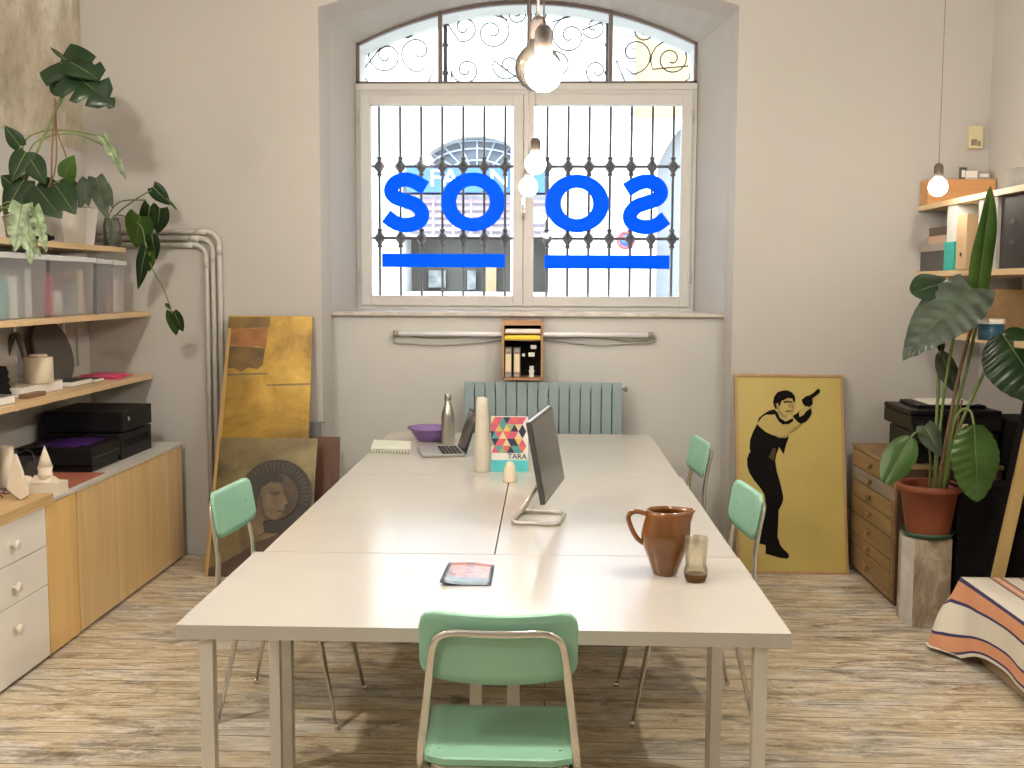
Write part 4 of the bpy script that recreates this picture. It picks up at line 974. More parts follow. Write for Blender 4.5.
# storage boxes
ZB=1.411
def stbox(y0,y1,h,label,cols,lidc=True):
    t=thing('storage_box',label,'storage box',(-2.47,(y0+y1)/2,ZB),group='clear plastic storage boxes on the middle shelf')
    x0,x1=XL+0.02,-2.283
    M_CL=glass('frosted_plastic',(0.95,0.96,0.97),1.0,0.27,(0.95,0.96,0.98))
    def f(bm):
        th=0.004; a0,a1,b0,b1=x0+0.015,x1-0.006,y0+0.012,y1-0.012
        bt_=[(a0+0.01,b0+0.01),(a1-0.012,b0+0.01),(a1-0.012,b1-0.01),(a0+0.01,b1-0.01)]; tp=[(a0,b0),(a1,b0),(a1,b1),(a0,b1)]
        B=[bm.verts.new((x,y,ZB+0.001)) for x,y in bt_]; T=[bm.verts.new((x,y,ZB+h-0.02)) for x,y in tp]
        for k in range(4): bm.faces.new((B[k],B[(k+1)%4],T[(k+1)%4],T[k]))
        bm.faces.new(B)
    tb=part('tub',M_CL,t,f)
    part('rim',mat('milky_rim',(0.72,0.73,0.74),0.4),t,lambda bm:fr(bm) if False else [box(bm,*a,bev=0.002) for a in ((x0,x1,y0+0.004,y0+0.014,ZB+h-0.026,ZB+h-0.012),(x0,x1,y1-0.014,y1-0.004,ZB+h-0.026,ZB+h-0.012),(x1-0.010,x1,y0+0.014,y1-0.014,ZB+h-0.026,ZB+h-0.012),(x0,x0+0.010,y0+0.014,y1-0.014,ZB+h-0.026,ZB+h-0.012))])
    part('lid',mat('milky_lid',(0.70,0.72,0.74),0.4),t,lambda bm:(box(bm,x0,x1,y0+0.003,y1-0.003,ZB+h-0.012,ZB+h-0.004,bev=0.003),box(bm,x0+0.03,x1-0.03,y0+0.03,y1-0.03,ZB+h-0.005,ZB+h,bev=0.002)))
    r=random.Random(int(y0*100)); yy=y0+0.035; k=0
    while yy<y1-0.07:
        w_=r.uniform(0.05,0.13); w_=min(w_,y1-0.035-yy); hh=r.uniform(0.4,0.8)*h; c=cols[k%len(cols)]
        part('contents',mat('content_%d%d%d'%tuple(int(v*99) for v in c),c,0.6),t,lambda bm:box(bm,x0+0.05,x1-0.03-0.03*r.random(),yy,yy+w_-0.006,ZB+0.005,ZB+0.005+hh,bev=0.004)); yy+=w_; k+=1
    return t
BLU=(0.25,0.36,0.45);PNK=(0.60,0.22,0.25);TEA=(0.12,0.38,0.36);BEI=(0.62,0.52,0.38);GRY=(0.35,0.35,0.36);WHI=(0.75,0.75,0.73);DRK=(0.10,0.10,0.11)
stbox(3.96,4.415,0.29,'clear storage box outermost in the row, mostly beyond the photo edge',[WHI,GRY])
stbox(4.42,4.925,0.29,'clear storage box with pale and green contents, second from the photo edge',[WHI,TEA,WHI,GRY])
stbox(4.94,5.45,0.288,'clear storage box with pink and grey contents, in the middle of the row',[PNK,WHI,GRY,BEI])
stbox(5.46,5.66,0.283,'narrow clear storage box with dark contents beside the pink-filled one',[GRY,DRK])
stbox(5.67,5.855,0.28,'narrow clear storage box with red contents, last in the row by the back wall',[PNK,WHI])
# lowest shelf
ZL=1.053
def flat(name,label,cat,pxs,z,h,m,pm=None,cover=True):
    P=[U(a,b_,z=z) for a,b_ in pxs]
    c=sum(P,Vector())/len(P)
    t=thing(name,label,cat,(c.x,c.y,z))
    part('pages',pm or M_PAPER,t,lambda bm:prism(bm,[(c.x+(p.x-c.x)*0.985,c.y+(p.y-c.y)*0.985,z+0.002) for p in P],(0,0,h-0.004)))
    part('cover',m,t,lambda bm:(prism(bm,[(p.x,p.y,z+0.0005) for p in P],(0,0,0.002)),prism(bm,[(p.x,p.y,z+h-0.0025) for p in P],(0,0,0.0025))))
    return t
def slab(name,label,cat,x0,x1,y0,y1,z0,z1,m,pm=None):
    t=thing(name,label,cat,((x0+x1)/2,(y0+y1)/2,z0))
    part('pages',pm or M_PAPER,t,lambda bm:box(bm,x0+0.003,x1-0.002,y0+0.002,y1-0.002,z0+0.002,z1-0.002))
    part('cover',m,t,lambda bm:(box(bm,x0,x1,y0,y1,z0+0.0003,z0+0.0022),box(bm,x0,x1,y0,y1,z1-0.0022,z1),box(bm,x0,x0+0.003,y0,y1,z0+0.0022,z1-0.0022)))
    return t
def Yx(px,X): return U(px,250,x=X).y
slab('book','thick cream book under the beige cylinder on the lowest shelf','book',-2.60,-2.36,4.78,5.20,ZL+0.0,ZL+0.048,mat('taupe_cover',(0.42,0.37,0.31),0.6))
slab('book','pale grey book at the shelf edge beside the cream book','book',-2.42,-2.29,4.36,4.58,ZL,ZL+0.038,mat('grey_cover',(0.16,0.16,0.15),0.6))
slab('book','thin dark book lying nearest the photo edge on the lowest shelf','book',-2.42,-2.32,4.10,4.33,ZL,ZL+0.022,M_DGREY)
one('wood_block','small brown wooden block at the edge of the lowest shelf','block',wood('block_brown',(0.18,0.09,0.05),(0.28,0.15,0.09),'Y'),lambda bm:box(bm,-2.355,-2.315,4.74,4.92,ZL,ZL+0.02,bev=0.001))
slab('book','flat charcoal book between the cylinder and the pink papers','book',-2.47,-2.36,5.30,5.54,ZL,ZL+0.026,M_DGREY)
slab('book','low brown-black book under the corner of the pink papers','book',-2.46,-2.35,5.56,5.67,ZL,ZL+0.018,mat('brownblack',(0.06,0.045,0.035),0.6))
M_PINK=mat('hot_pink_paper',(0.80,0.10,0.24),0.5,var=0.1)
def f(bm):
    r=random.Random(2)
    for k in range(5):
        a=r.uniform(-0.25,0.25); cx_,cy_=-2.42+r.uniform(-.02,.02),5.84+r.uniform(-.03,.03)
        pts=[(cx_+x*math.cos(a)-y*math.sin(a),cy_+x*math.sin(a)+y*math.cos(a),ZL+0.0005+0.004*k) for x,y in ((-0.09,-0.10),(0.09,-0.10),(0.09,0.10),(-0.09,0.10))]
        prism(bm,pts,(0,0,0.0035),0)
one('paper_stack','loose stack of hot pink papers on the lowest shelf','papers',M_PINK,f)
ccx,ccy=q(38.5,370,5.02).x,5.02
cl=thing('container','beige cylindrical container with a flat lid, standing on the cream book','container',(ccx,ccy,ZL+0.0485))
part('body',mat('beige_card_tube',(0.62,0.54,0.41),0.6,var=0.03),cl,lambda bm:lathe(bm,[(0.001,0),(0.064,0),(0.065,0.002),(0.065,0.118),(0.062,0.120),(0.001,0.120)],(ccx,ccy,ZL+0.0485),32))
part('lid_knob',mat('lid_cream',(0.66,0.58,0.46),0.5),cl,lambda bm:lathe(bm,[(0.040,0.1195),(0.042,0.128),(0.038,0.134),(0.001,0.136)],(ccx,ccy,ZL+0.0485),24))
one('notebook','small slate-grey notebook standing upright behind the beige cylinder','notebook',mat('slate_cover',(0.13,0.14,0.15),0.6),lambda bm:(box(bm,-2.47,-2.455,5.25,5.31,ZL,ZL+0.13),box(bm,-2.485,-2.47,5.252,5.308,ZL,ZL+0.127)))
one('serving_platter','dark grey oval slate platter leaning on the wall above the low shelf','platter',mat('dark_slate',(0.095,0.085,0.072),0.6,var=0.15),lambda bm:prism(bm,[(XL+0.03+0.10*(1-(0.165+0.165*math.sin(a))/0.33),5.50+0.20*math.cos(a),ZL+0.166+0.165*math.sin(a)) for a in [2*PI*k/40 for k in range(40)]],(0.014,0,0.004)))
P=[q(5,385,5.22),q(8,352,5.22),q(15,335,5.22),q(22,347,5.22),q(31,382,5.22)]; P[0].z=P[4].z=ZL+0.012
one('arched_stand','dark bronze arched stand in front of the slate platter','stand',mat('dark_bronze',(0.13,0.105,0.075),0.5,0.2),lambda bm:tube(bm,spline(P,6),0.014,10))
one('lampshade','black pleated lampshade cut by the photo edge on the lowest shelf','lampshade',M_BLACKM,lambda bm:lathe(bm,[(0.055,0.0),(0.046,0.015),(0.054,0.03),(0.044,0.045),(0.052,0.06),(0.042,0.075),(0.049,0.09),(0.039,0.105),(0.045,0.12),(0.034,0.15)],(q(-2,380,4.68).x,4.68,ZL),24))
one('card','white card propped behind the arched stand','card',M_PAPER,lambda bm:box(bm,-2.60,-2.52,5.06,5.066,ZL,ZL+0.17))
# office machines
def f1(bm):
    box(bm,-2.52,-2.165,5.05,5.37,ZCB+0.004,ZCB+0.035,bev=0.006); box(bm,-2.53,-2.16,5.03,5.385,ZCB+0.036,ZCB+0.118,bev=0.008)
m1=thing('scanner','low black flatbed machine with purple sheets on its lid','scanner',(-2.34,5.31,ZCB))
part('body',M_BLACK,m1,f1); part('lid_line',M_DGREY,m1,lambda bm:box(bm,-2.165,-2.1585,5.05,5.36,ZCB+0.068,ZCB+0.072))
part('foot',M_BLACKM,m1,lambda bm:[box(bm,x,x+0.03,y,y+0.03,ZCB,ZCB+0.005) for x,y in ((-2.5,5.07),(-2.21,5.07),(-2.5,5.32),(-2.21,5.32))])
one('paper_sheet','dark purple printed sheets lying on the low black machine','sheet',mat('purple_sheet',(0.07,0.02,0.16),0.3,var=0.4,vscale=12),lambda bm:(box(bm,-2.45,-2.25,5.08,5.34,ZCB+0.1182,ZCB+0.1205),box(bm,-2.40,-2.22,5.12,5.36,ZCB+0.1206,ZCB+0.1225)))
m2=thing('printer','tall black printer in two tiers, next to the back wall','printer',(-2.36,5.73,ZCB))
part('base_unit',M_BLACK,m2,lambda bm:box(bm,-2.56,-2.165,5.40,5.83,ZCB+0.002,ZCB+0.135,bev=0.006))
part('upper_unit',M_BLACK,m2,lambda bm:box(bm,-2.56,-2.155,5.405,5.815,ZCB+0.145,ZCB+0.25,bev=0.008))
part('spacer',M_BLACKM,m2,lambda bm:box(bm,-2.54,-2.19,5.42,5.80,ZCB+0.134,ZCB+0.147))
part('badge',mat('silver_badge',(0.5,0.5,0.5),0.3,0.5),m2,lambda bm:lathe(bm,[(0.001,0),(0.012,0),(0.011,0.003),(0.001,0.003)],(-2.155,5.49,ZCB+0.205),20,axis='X'))
part('output_slot',M_BLACKM,m2,lambda bm:box(bm,-2.166,-2.1635,5.44,5.79,ZCB+0.06,ZCB+0.10))
bx_=U(38,455,y=4.95)
def f(bm):
    box(bm,-2.50,-2.36,4.82,5.02,ZCB+0.001,ZCB+0.085,bev=0.004)
    tube(bm,spline([(-2.49,4.9,ZCB+0.08),(-2.49,4.9,ZCB+0.12),(-2.46,4.9,ZCB+0.13),(-2.44,4.9,ZCB+0.115),(-2.41,4.9,ZCB+0.13),(-2.38,4.9,ZCB+0.115),(-2.37,4.9,ZCB+0.08)],5),0.005,8)
one('cable_box','small black box with looped cable handles beside the white tower model','box',mat('charcoal_plastic',(0.05,0.05,0.052),0.5),f)
one('cutting_mat','brick-red mat lying flat on the worktop in front of the low black machine','mat',mat('brick_red_mat',(0.38,0.12,0.07),0.6),lambda bm:box(bm,-2.36,-2.10,4.66,5.04,ZCB+0.0003,ZCB+0.004,bev=0.001))
# paper architecture models
Zs=ZSL+0.0005
def mp_(px,py,z): return U(px,py,z=z)
a=q(14,444,4.28); 
def f(bm):
    P=[q(*v,4.26) for v in ((14,444),(20.5,461),(27,485),(20,490),(6.5,479),(9.5,460))]; zz=min(p.z for p in P)
    for p in P: p.z+=Zs-zz
    prism(bm,P,(0,0.02,0))
one('paper_model','tall white folded sail-shaped model nearest the photo edge','model',M_MODEL,f)
c=q(18,465,4.72)
one('paper_model','tall cream cylinder model behind the sail-shaped model','model',M_MODEL,lambda bm:lathe(bm,[(0.001,0),(0.030,0),(0.030,0.19),(0.026,0.19),(0.026,0.01),(0.001,0.008)],(c.x,4.62,ZCB),24))
c=q(45,462,4.55); ch=thing('paper_model','cream church model with a pointed spire, on the worktop by the red mat','model',(c.x,4.55,ZCB))
part('spire',M_MODEL,ch,lambda bm:lathe(bm,[(0.030,0.115),(0.020,0.15),(0.001,0.205)],(c.x,4.55,ZCB),20))
part('tower',M_MODEL,ch,lambda bm:lathe(bm,[(0.025,0.0),(0.027,0.07),(0.033,0.075),(0.033,0.085),(0.029,0.09),(0.034,0.115),(0.001,0.116)],(c.x,4.55,ZCB),8))
part('nave',M_MODEL,ch,lambda bm:(box(bm,c.x-0.05,c.x+0.075,4.51,4.60,ZCB,ZCB+0.05),prism(bm,[(c.x-0.05,4.505,ZCB+0.05),(c.x-0.05,4.605,ZCB+0.05),(c.x-0.05,4.555,ZCB+0.075)],(0.085,0,0))))
part('dome',M_MODEL,ch,lambda bm:lathe(bm,[(0.035,0.0),(0.035,0.04),(0.03,0.058),(0.018,0.07),(0.001,0.075)],(c.x-0.085,4.55,ZCB),20))
def f(bm):
    r=random.Random(5)
    for k in range(16):
        x=-2.30+r.uniform(-0.09,0.10); y=4.27+r.uniform(-0.05,0.11); a=r.uniform(0,PI); l=r.uniform(0.03,0.07)
        z=Zs+0.006+0.004*(k%4)
        tube(bm,spline([(x-l*math.cos(a),y-l*math.sin(a),z),(x,y,z+0.012),(x+l*math.cos(a),y+l*math.sin(a),z)],3),0.0035,6,mi=k%2)
o=one('twig_bundle','heap of broken reddish-brown twigs at the foot of the white models','twigs',[mat('red_twig',(0.26,0.10,0.06),0.7),mat('grey_twig',(0.16,0.13,0.09),0.7)],f); o['kind']='stuff'
one('wood_wedge','pale wooden wedge model leaning at the photo edge behind the sail shape','model',mat('pink_wood',(0.52,0.33,0.24),0.6),lambda bm:prism(bm,[(-2.42,4.42,ZCB),(-2.34,4.42,ZCB),(-2.38,4.42,ZCB+0.13)],(0,0.04,0)))
one('green_stone','small mottled grey-green stone at the photo edge on the slab','stone',mat('green_stone',(0.16,0.20,0.15),0.8,var=0.5,vscale=30,bmp=0.4),lambda bm:lathe(bm,[(0.001,0),(0.030,0.002),(0.038,0.014),(0.030,0.028),(0.001,0.032)],(-2.20,4.14,ZSL),14))

# plants on the highest shelf
ZP=1.763
YM=4.95
def potx(px,Y): return q(px,200,Y).x
mo=thing('monstera_plant','tall dark monstera with a notched leaf high over the plant shelf','potted plant',(-2.45,4.95,ZP))
part('pot',mat('grey_stone_pot',(0.30,0.28,0.24),0.7),mo,lambda bm:lathe(bm,[(0.001,0),(0.05,0),(0.065,0.10),(0.068,0.11),(0.060,0.11),(0.055,0.09),(0.001,0.088)],(-2.43,4.95,ZP),24))
G=Vector((-2.43,4.95,ZP+0.09))
stem(mo,[G,q(25,182,4.95),q(38,150,4.98),q(62,95,5.05)],0.006); stem(mo,[G,q(30,170,5.0),q(52,120,5.05),q(66,92,5.05)],0.0045)
stem(mo,[G,q(48,190,4.9),q(52,150,4.95),q(55,98,5.0)],0.0045,M_STEMB); stem(mo,[G,q(54,175,4.95),q(54,105,5.05)],0.0035,M_STEMB); stem(mo,[G,q(66,175,5.0),q(57,130,5.05),q(56,100,5.05)],0.003,M_STEMB)
stem(mo,[G,q(22,150,4.95),q(40,132,5.0),q(70,131,5.05),q(105,137,5.1)],0.004); stem(mo,[G,q(28,155,4.95),q(45,138,5.0),q(75,134,5.05),q(103,145,5.1)],0.004)
lleaf('leaf',M_LEAF,mo,q(60,62,5.05),q(112,104,5.0),0.26,shape='split',face=(0.2,-1,0.25),droop=0.10,fold=0.3,seed=3)
lleaf('leaf',M_LEAF,mo,q(62,90,5.04),q(48,74,5.04),0.10,shape='heart',face=(-0.2,-1,0.1),seed=5)
lleaf('leaf',M_LEAF,mo,q(66,60,5.05),q(49,46,5.05),0.02,shape='lance',seed=6)
lleaf('leaf',M_LEAF,mo,q(70,62,5.02),q(98,76,4.99),0.15,shape='heart',face=(0.1,-0.7,0.8),seed=9)
lleaf('leaf',M_LEAFV,mo,q(103,136,5.1),q(128,178,5.1),0.055,shape='split',face=(0.6,-0.8,0.2),seed=8)
for b0_,t0_,w_,mm,sh_,sd in (((20,146),(5,126),0.075,M_LEAF,'heart',1),((26,152),(10,180),0.11,M_LEAF,'heart',2),((30,158),(44,182),0.10,M_LEAF,'heart',4),((64,178),(72,156),0.10,M_LEAFB,'heart',5),
    ((24,180),(2,214),0.13,M_LEAF,'heart',6),((36,186),(60,216),0.17,M_LEAF,'heart',7),((56,186),(74,212),0.13,M_LEAF,'heart',8),((30,200),(14,226),0.10,M_LEAF,'heart',10),((14,186),(2,176),0.08,M_LEAF,'heart',12)):
    lleaf('leaf',mm,mo,q(*b0_,4.9),q(*t0_,4.84),w_,shape=sh_,face=(0.15,-1,0.3),seed=sd)
    stem(mo,[G,(Vector(G)+q(*b0_,4.9))/2+Vector((0,0,0.03)),q(*b0_,4.9)],0.003)
va=thing('variegated_plant','pale variegated plant whose leaves hang over the edge of the plant shelf','potted plant',(-2.40,4.62,ZP))
part('pot',mat('dark_small_pot',(0.06,0.06,0.06),0.5),va,lambda bm:lathe(bm,[(0.001,0),(0.035,0),(0.045,0.07),(0.040,0.07),(0.036,0.055),(0.001,0.054)],(-2.40,4.62,ZP),20))
G=Vector((-2.40,4.62,ZP+0.055))
for b0_,t0_,w_,sd in (((22,205),(14,250),0.10,1),((28,212),(30,262),0.085,2),((34,208),(46,250),0.06,3),((18,215),(40,255),0.05,4)):
    bb=q(b0_[0],b0_[1],4.52); lleaf('leaf',M_LEAFV,va,bb,q(*t0_,4.44),w_,shape='split',face=(0.4,-1,0.3),droop=0.1,seed=sd); stem(va,[G,(G+bb)/2+Vector((0,0,0.05)),bb],0.003)
wp_=thing('white_planter','white tapered planter with drooping grey-green leaves, on the plant shelf','potted plant',(potx(78,5.52),5.52,ZP))
wx_=potx(78,5.52)
part('pot',mat('white_ceramic_pot',(0.76,0.74,0.70),0.35,var=0.02),wp_,lambda bm:(lambda B,T:[bm.faces.new(f_) for f_ in ([B[3],B[2],B[1],B[0]],)]+[bm.faces.new((B[k],B[(k+1)%4],T[(k+1)%4],T[k])) for k in range(4)]+[bm.faces.new(T)])([bm.verts.new((wx_+a,5.52+b_,ZP+0.0005)) for a,b_ in ((-0.055,-0.05),(0.055,-0.05),(0.055,0.05),(-0.055,0.05))],[bm.verts.new((wx_+a,5.52+b_,ZP+0.185)) for a,b_ in ((-0.07,-0.065),(0.075,-0.065),(0.075,0.065),(-0.07,0.065))]))
part('soil',M_SOIL,wp_,lambda bm:box(bm,wx_-0.055,wx_+0.06,5.47,5.57,ZP+0.184,ZP+0.19))
G=Vector((wx_,5.52,ZP+0.188))
for b0_,t0_,w_,mm,sd in (((88,180),(80,206),0.09,M_LEAFG,1),((96,178),(106,216),0.10,M_LEAFG,2),((84,182),(88,204),0.07,M_LEAFG,3),((104,184),(112,206),0.055,M_LEAFG,4),((78,184),(64,206),0.08,M_LEAF,7)):
    bb=q(*b0_,5.46); lleaf('leaf',mm,wp_,bb,q(*t0_,5.38),w_,shape='heart',face=(0.3,-1,0.3),seed=sd); stem(wp_,[G,(G+bb)/2+Vector((0,0,0.04)),bb],0.003)
one('dropper_bottle','small black bottle lying on the plant shelf','bottle',M_BLACK,lambda bm:(lathe(bm,[(0.001,0),(0.019,0.002),(0.019,0.06),(0.010,0.07),(0.010,0.085),(0.001,0.086)],(-2.43,5.12,ZP+0.0195),16,axis='X')))
gj=thing('vine_jar','glass jar with a trailing green vine that hangs past the shelf end','potted plant',(-2.35,5.84,ZP))
jx2=potx(111,5.84)
part('jar',glass('jar_glass',(0.90,0.94,0.92),1.5,0.04),gj,lambda bm:lathe(bm,[(0.001,0),(0.044,0),(0.047,0.01),(0.047,0.12),(0.039,0.14),(0.039,0.155),(0.037,0.155),(0.037,0.138),(0.0445,0.118),(0.0445,0.012),(0.001,0.008)],(jx2,5.84,ZP),24))
G=Vector((jx2,5.84,ZP+0.02))
stem(gj,[G,(jx2+0.02,5.84,ZP+0.16),q(135,200,5.7),q(152,190,5.7)],0.0035); stem(gj,[G,(jx2-0.01,5.82,ZP+0.15),q(120,202,5.7),q(146,200,5.7)],0.0035)
stem(gj,[G,(jx2+0.01,5.85,ZP+0.17),q(140,225,5.72),q(146,250,5.74),q(152,268,5.76),q(164,290,5.78),q(172,312,5.78)],0.003)
stem(gj,[G,(jx2,5.82,ZP+0.13),q(104,205,5.65),q(96,196,5.62)],0.003)
for b0_,t0_,w_,mm,sh_,sd in (((140,216),(134,250),0.155,M_LEAFB,'heart',1),((153,187),(172,206),0.085,M_LEAF,'heart',2),((150,206),(142,246),0.10,M_LEAF,'heart',3),((160,208),(156,236),0.11,M_LEAF,'heart',4),((146,248),(136,292),0.075,M_LEAF,'heart',5),
    ((152,236),(156,262),0.07,M_LEAF,'heart',6),((172,312),(176,338),0.075,M_LEAFB,'heart',7),((175,314),(184,334),0.06,M_LEAF,'heart',8),((167,303),(168,312),0.03,M_LEAF,'lance',9),((166,198),(180,212),0.015,M_LEAFB,'lance',10),((150,252),(148,274),0.06,M_LEAFB,'heart',11)):
    lleaf('leaf',mm,gj,q(*b0_,5.72),q(*t0_,5.82),w_,shape=sh_,face=(0.2,-1,0.25),seed=sd)
one('white_box','white box at the photo edge behind the monstera on the plant shelf','box',M_PAPER,lambda bm:box(bm,XL+0.01,-2.545,5.0,5.2,ZP,ZP+0.30,bev=0.003))

# ------------------------------------------------------------------ right side: shelves
RX=2.045
for z,y0,lb in ((2.012,3.9,'highest birch shelf over the black box file, with the long orange box on it'),(1.652,3.9,'middle birch shelf holding the box files'),(1.332,3.9,'lowest birch shelf, with the blue tub on it')):
    t=thing('wall_shelf',lb,'shelf',(XR,5.0,z-0.03))
    part('board',M_WOODL,t,lambda bm:box(bm,RX if z>1.4 else RX+0.02,XR-0.004,y0,6.14 if z>1.4 else 5.95,z-0.028,z,bev=0.0015))
    for yy in (4.6,5.6): part('bracket',M_WHITE,t,lambda bm:(box(bm,RX+0.12,XR-0.004,yy-0.012,yy+0.012,z-0.036,z-0.0282),box(bm,XR-0.012,XR-0.004,yy-0.012,yy+0.012,z-0.11,z-0.03)))
yy=Yx(948,2.08)
one('shelf_post','thin pale wooden post between the middle and lowest shelves','post',M_WOODL,lambda bm:box(bm,2.08,2.105,yy-0.012,yy+0.012,1.3325,1.6235))
z=2.013
one('box_on_shelf','long orange-brown wooden box lying on the highest shelf','box',M_ORANGE,lambda bm:(box(bm,RX+0.005,2.41,6.0,6.13,z,z+0.135,bev=0.004),box(bm,RX+0.012,2.40,5.998,6.132,z+0.1,z+0.103)))
bpy.data.objects['box_on_shelf'].name='long_box'
for px0,px1,py0,m,lb in ((961,968,167,M_DGREY,'dark upright frame on top of the orange box'),(966,977.5,171,M_PAPER,'white card on top of the orange box'),(978,990,171,M_GREY,'grey framed card on top of the orange box')):
    x0_,x1_=q(px0,170,6.05).x,q(px1,170,6.05).x; zt_=q(970,py0,6.05).z; dy=0.02 if m is M_DGREY else 0
    t=thing('display_card',lb,'card',((x0_+x1_)/2,6.05+dy,z+0.1355))
    part('board',m,t,lambda bm:box(bm,x0_,x1_,6.045+dy,6.055+dy,z+0.1355,zt_)); part('inset',M_PAPER if m is not M_PAPER else M_GREY,t,lambda bm:box(bm,x0_+0.01,x1_-0.01,6.0435+dy,6.045+dy,z+0.15,max(zt_-0.015,z+0.16)) if m is not M_PAPER else box(bm,x0_+0.006,x1_-0.006,6.0435,6.045,z+0.142,z+0.146))
one('felt_tub','round grey felt tub near the photo edge on the highest shelf','tub',mat('grey_felt',(0.33,0.32,0.30),0.95,bmp=0.3),lambda bm:lathe(bm,[(0.001,0),(0.105,0),(0.11,0.01),(0.115,0.10),(0.108,0.10),(0.102,0.012),(0.001,0.008)],(2.235,5.15,z),36))
one('round_tray','large round pale grey tray leaning on the wall over the highest shelf','tray',mat('pale_grey_disc',(0.50,0.47,0.42),0.5,var=0.02),lambda bm:(lathe(bm,[(0.001,0),(0.21,0.0),(0.215,0.006),(0.21,0.012),(0.19,0.008),(0.001,0.008)],(2.40-0.03,Yx(1017,2.37)-0.215,z+0.216),48,axis='X')))
# middle shelf items
z=1.653
def yr(a,b_,X=RX+0.015): return Yx(b_,X),Yx(a,X)
y0,y1=yr(920,943); bxg=thing('box','dark grey box with a pale lid edge, under the small boxes beside the wall','box',(2.25,(y0+y1)/2,z))
part('body',mat('charcoal_box',(0.085,0.085,0.08),0.6),bxg,lambda bm:box(bm,RX+0.02,2.36,y0,y1,z,z+0.105)); part('lid',mat('taupe_lid',(0.34,0.31,0.27),0.6),bxg,lambda bm:box(bm,RX+0.014,2.366,y0-0.004,min(y1+0.004,6.14),z+0.1052,z+0.145))
zz=z+0.1455
one('box','flat peach-coloured box on the dark grey box','box',mat('peach_box',(0.55,0.37,0.25),0.6),lambda bm:(box(bm,RX+0.03,2.33,5.80,6.04,zz,zz+0.04,bev=0.001),box(bm,RX+0.028,2.332,5.798,6.042,zz+0.028,zz+0.041)))
one('box','dark brown flat box, topmost of the small pile beside the wall','box',mat('dark_brown_box',(0.10,0.075,0.055),0.6),lambda bm:(box(bm,RX+0.03,2.33,5.79,6.03,zz+0.0415,zz+0.085,bev=0.001),box(bm,RX+0.028,2.332,5.788,6.032,zz+0.073,zz+0.086)))
def fileb(name,lb,pa_,pb_,h,m,x1=2.36,hole=True,low=None,topm=None,dx=0.0,ys=None):
    y0,y1=ys if ys else (Yx(pb_,RX+0.015+dx),Yx(pa_,RX+0.015+dx))
    t=thing(name,lb,'box file',((RX+0.015+x1)/2,(y0+y1)/2,z),group='box files on the middle shelf')
    part('case',m,t,lambda bm:box(bm,RX+0.015+dx,x1,y0,y1,z+0.0003,z+h,bev=0.0015))
    if hole: part('finger_hole',M_BLACK,t,lambda bm:lathe(bm,[(0.011,0),(0.011,-0.0015),(0.001,-0.0015)],(RX+0.015+dx,(y0+y1)/2,z+0.075),16,axis='X'))
    if topm: part('top_edge',topm,t,lambda bm:box(bm,RX+0.014,x1,y0-0.0005,y1+0.0005,z+h-0.014,z+h+0.001))
    if low: part('lower_sleeve',low,t,lambda bm:(box(bm,RX+0.006,x1-0.05,y0-0.002,y1+0.002,z+0.0005,z+0.145,bev=0.001)))
    return t
M_TEAL=mat('turquoise_card',(0.03,0.44,0.38),0.5)
fileb('box_file','white box file in a turquoise sleeve, beside the pile of small boxes',946,955.5,0.345,mat('white_card',(0.70,0.70,0.66),0.6),low=M_TEAL,hole=False,topm=mat('mint_edge',(0.25,0.62,0.52),0.5))
fileb('box_file','black box file between the turquoise-sleeved one and the grey pair',973,981,0.335,M_BLACKM,hole=False,dx=0.05,ys=(Yx(966,RX-0.015)-0.045,Yx(966,RX-0.015)-0.003))
fileb('box_file','brown cardboard box file with a finger hole, lower than its neighbours',956,966,0.27,M_CARD,dx=-0.03)
fileb('box_file','light grey box file just beyond the tall furled leaf',977,984,0.345,mat('light_grey_card',(0.45,0.43,0.40),0.6))
fileb('box_file','second light grey box file, half hidden by the tall furled leaf',987,996,0.345,MATS['light_grey_card'])
bk2=thing('archive_box','large black archive box with two small label slots','box',(2.28,4.95,z))
part('case',mat('black_board',(0.028,0.026,0.024),0.6),bk2,lambda bm:box(bm,RX+0.03,2.40,Yx(1026,RX+0.03),Yx(996,RX+0.015)-0.005,z,z+0.32,bev=0.002))
for zz2 in (0.11,0.20): part('label_slot',M_DGREY,bk2,lambda bm:(box(bm,RX+0.026,RX+0.031,4.93,4.98,z+zz2,z+zz2+0.018)))
one('paper_roll','thick white roll lying on the middle shelf in front of the black box','roll',mat('white_roll',(0.80,0.77,0.72),0.5,var=0.02),lambda bm:lathe(bm,[(0.001,0.0),(0.044,0.0),(0.044,0.03),(0.044,0.70),(0.040,0.725),(0.025,0.74),(0.001,0.742)],(RX+0.045,4.02,z+0.0445),28,axis='Y'))
bpy.data.objects['paper_roll'].location.y+=0.0
# lowest shelf items
z=1.3325
y0,y1=yr(945,972,2.10)
dr=thing('drawer_box','small pale wooden box with three shallow drawers on the lowest shelf','drawers',(2.28,(y0+y1)/2,z))
part('case',M_WOODL,dr,lambda bm:box(bm,2.125,2.38,y0,y1,z,z+0.225))
for k in range(3): part('drawer',M_PLY,dr,lambda bm:box(bm,2.108,2.1245,y0+0.006,y1-0.006,z+0.006+k*0.073,z+0.074+k*0.073,bev=0.001))
one('glass_dish','small clear glass dish on the box of shallow drawers','dish',glass('dish_glass',(0.85,0.9,0.9),2.0,0.08),lambda bm:lathe(bm,[(0.001,0),(0.03,0),(0.045,0.03),(0.043,0.032),(0.028,0.004),(0.001,0.003)],(2.18,(y0+y1)/2-0.05,z+0.2255),20))
one('cardboard_box','orange-brown cardboard box at the back of the lowest shelf','box',mat('orange_card',(0.46,0.22,0.07),0.7,var=0.06),lambda bm:(box(bm,2.26,2.40,4.5,5.22,z,z+0.21,bev=0.003),box(bm,2.257,2.26,4.5,5.22,z+0.16,z+0.163)))
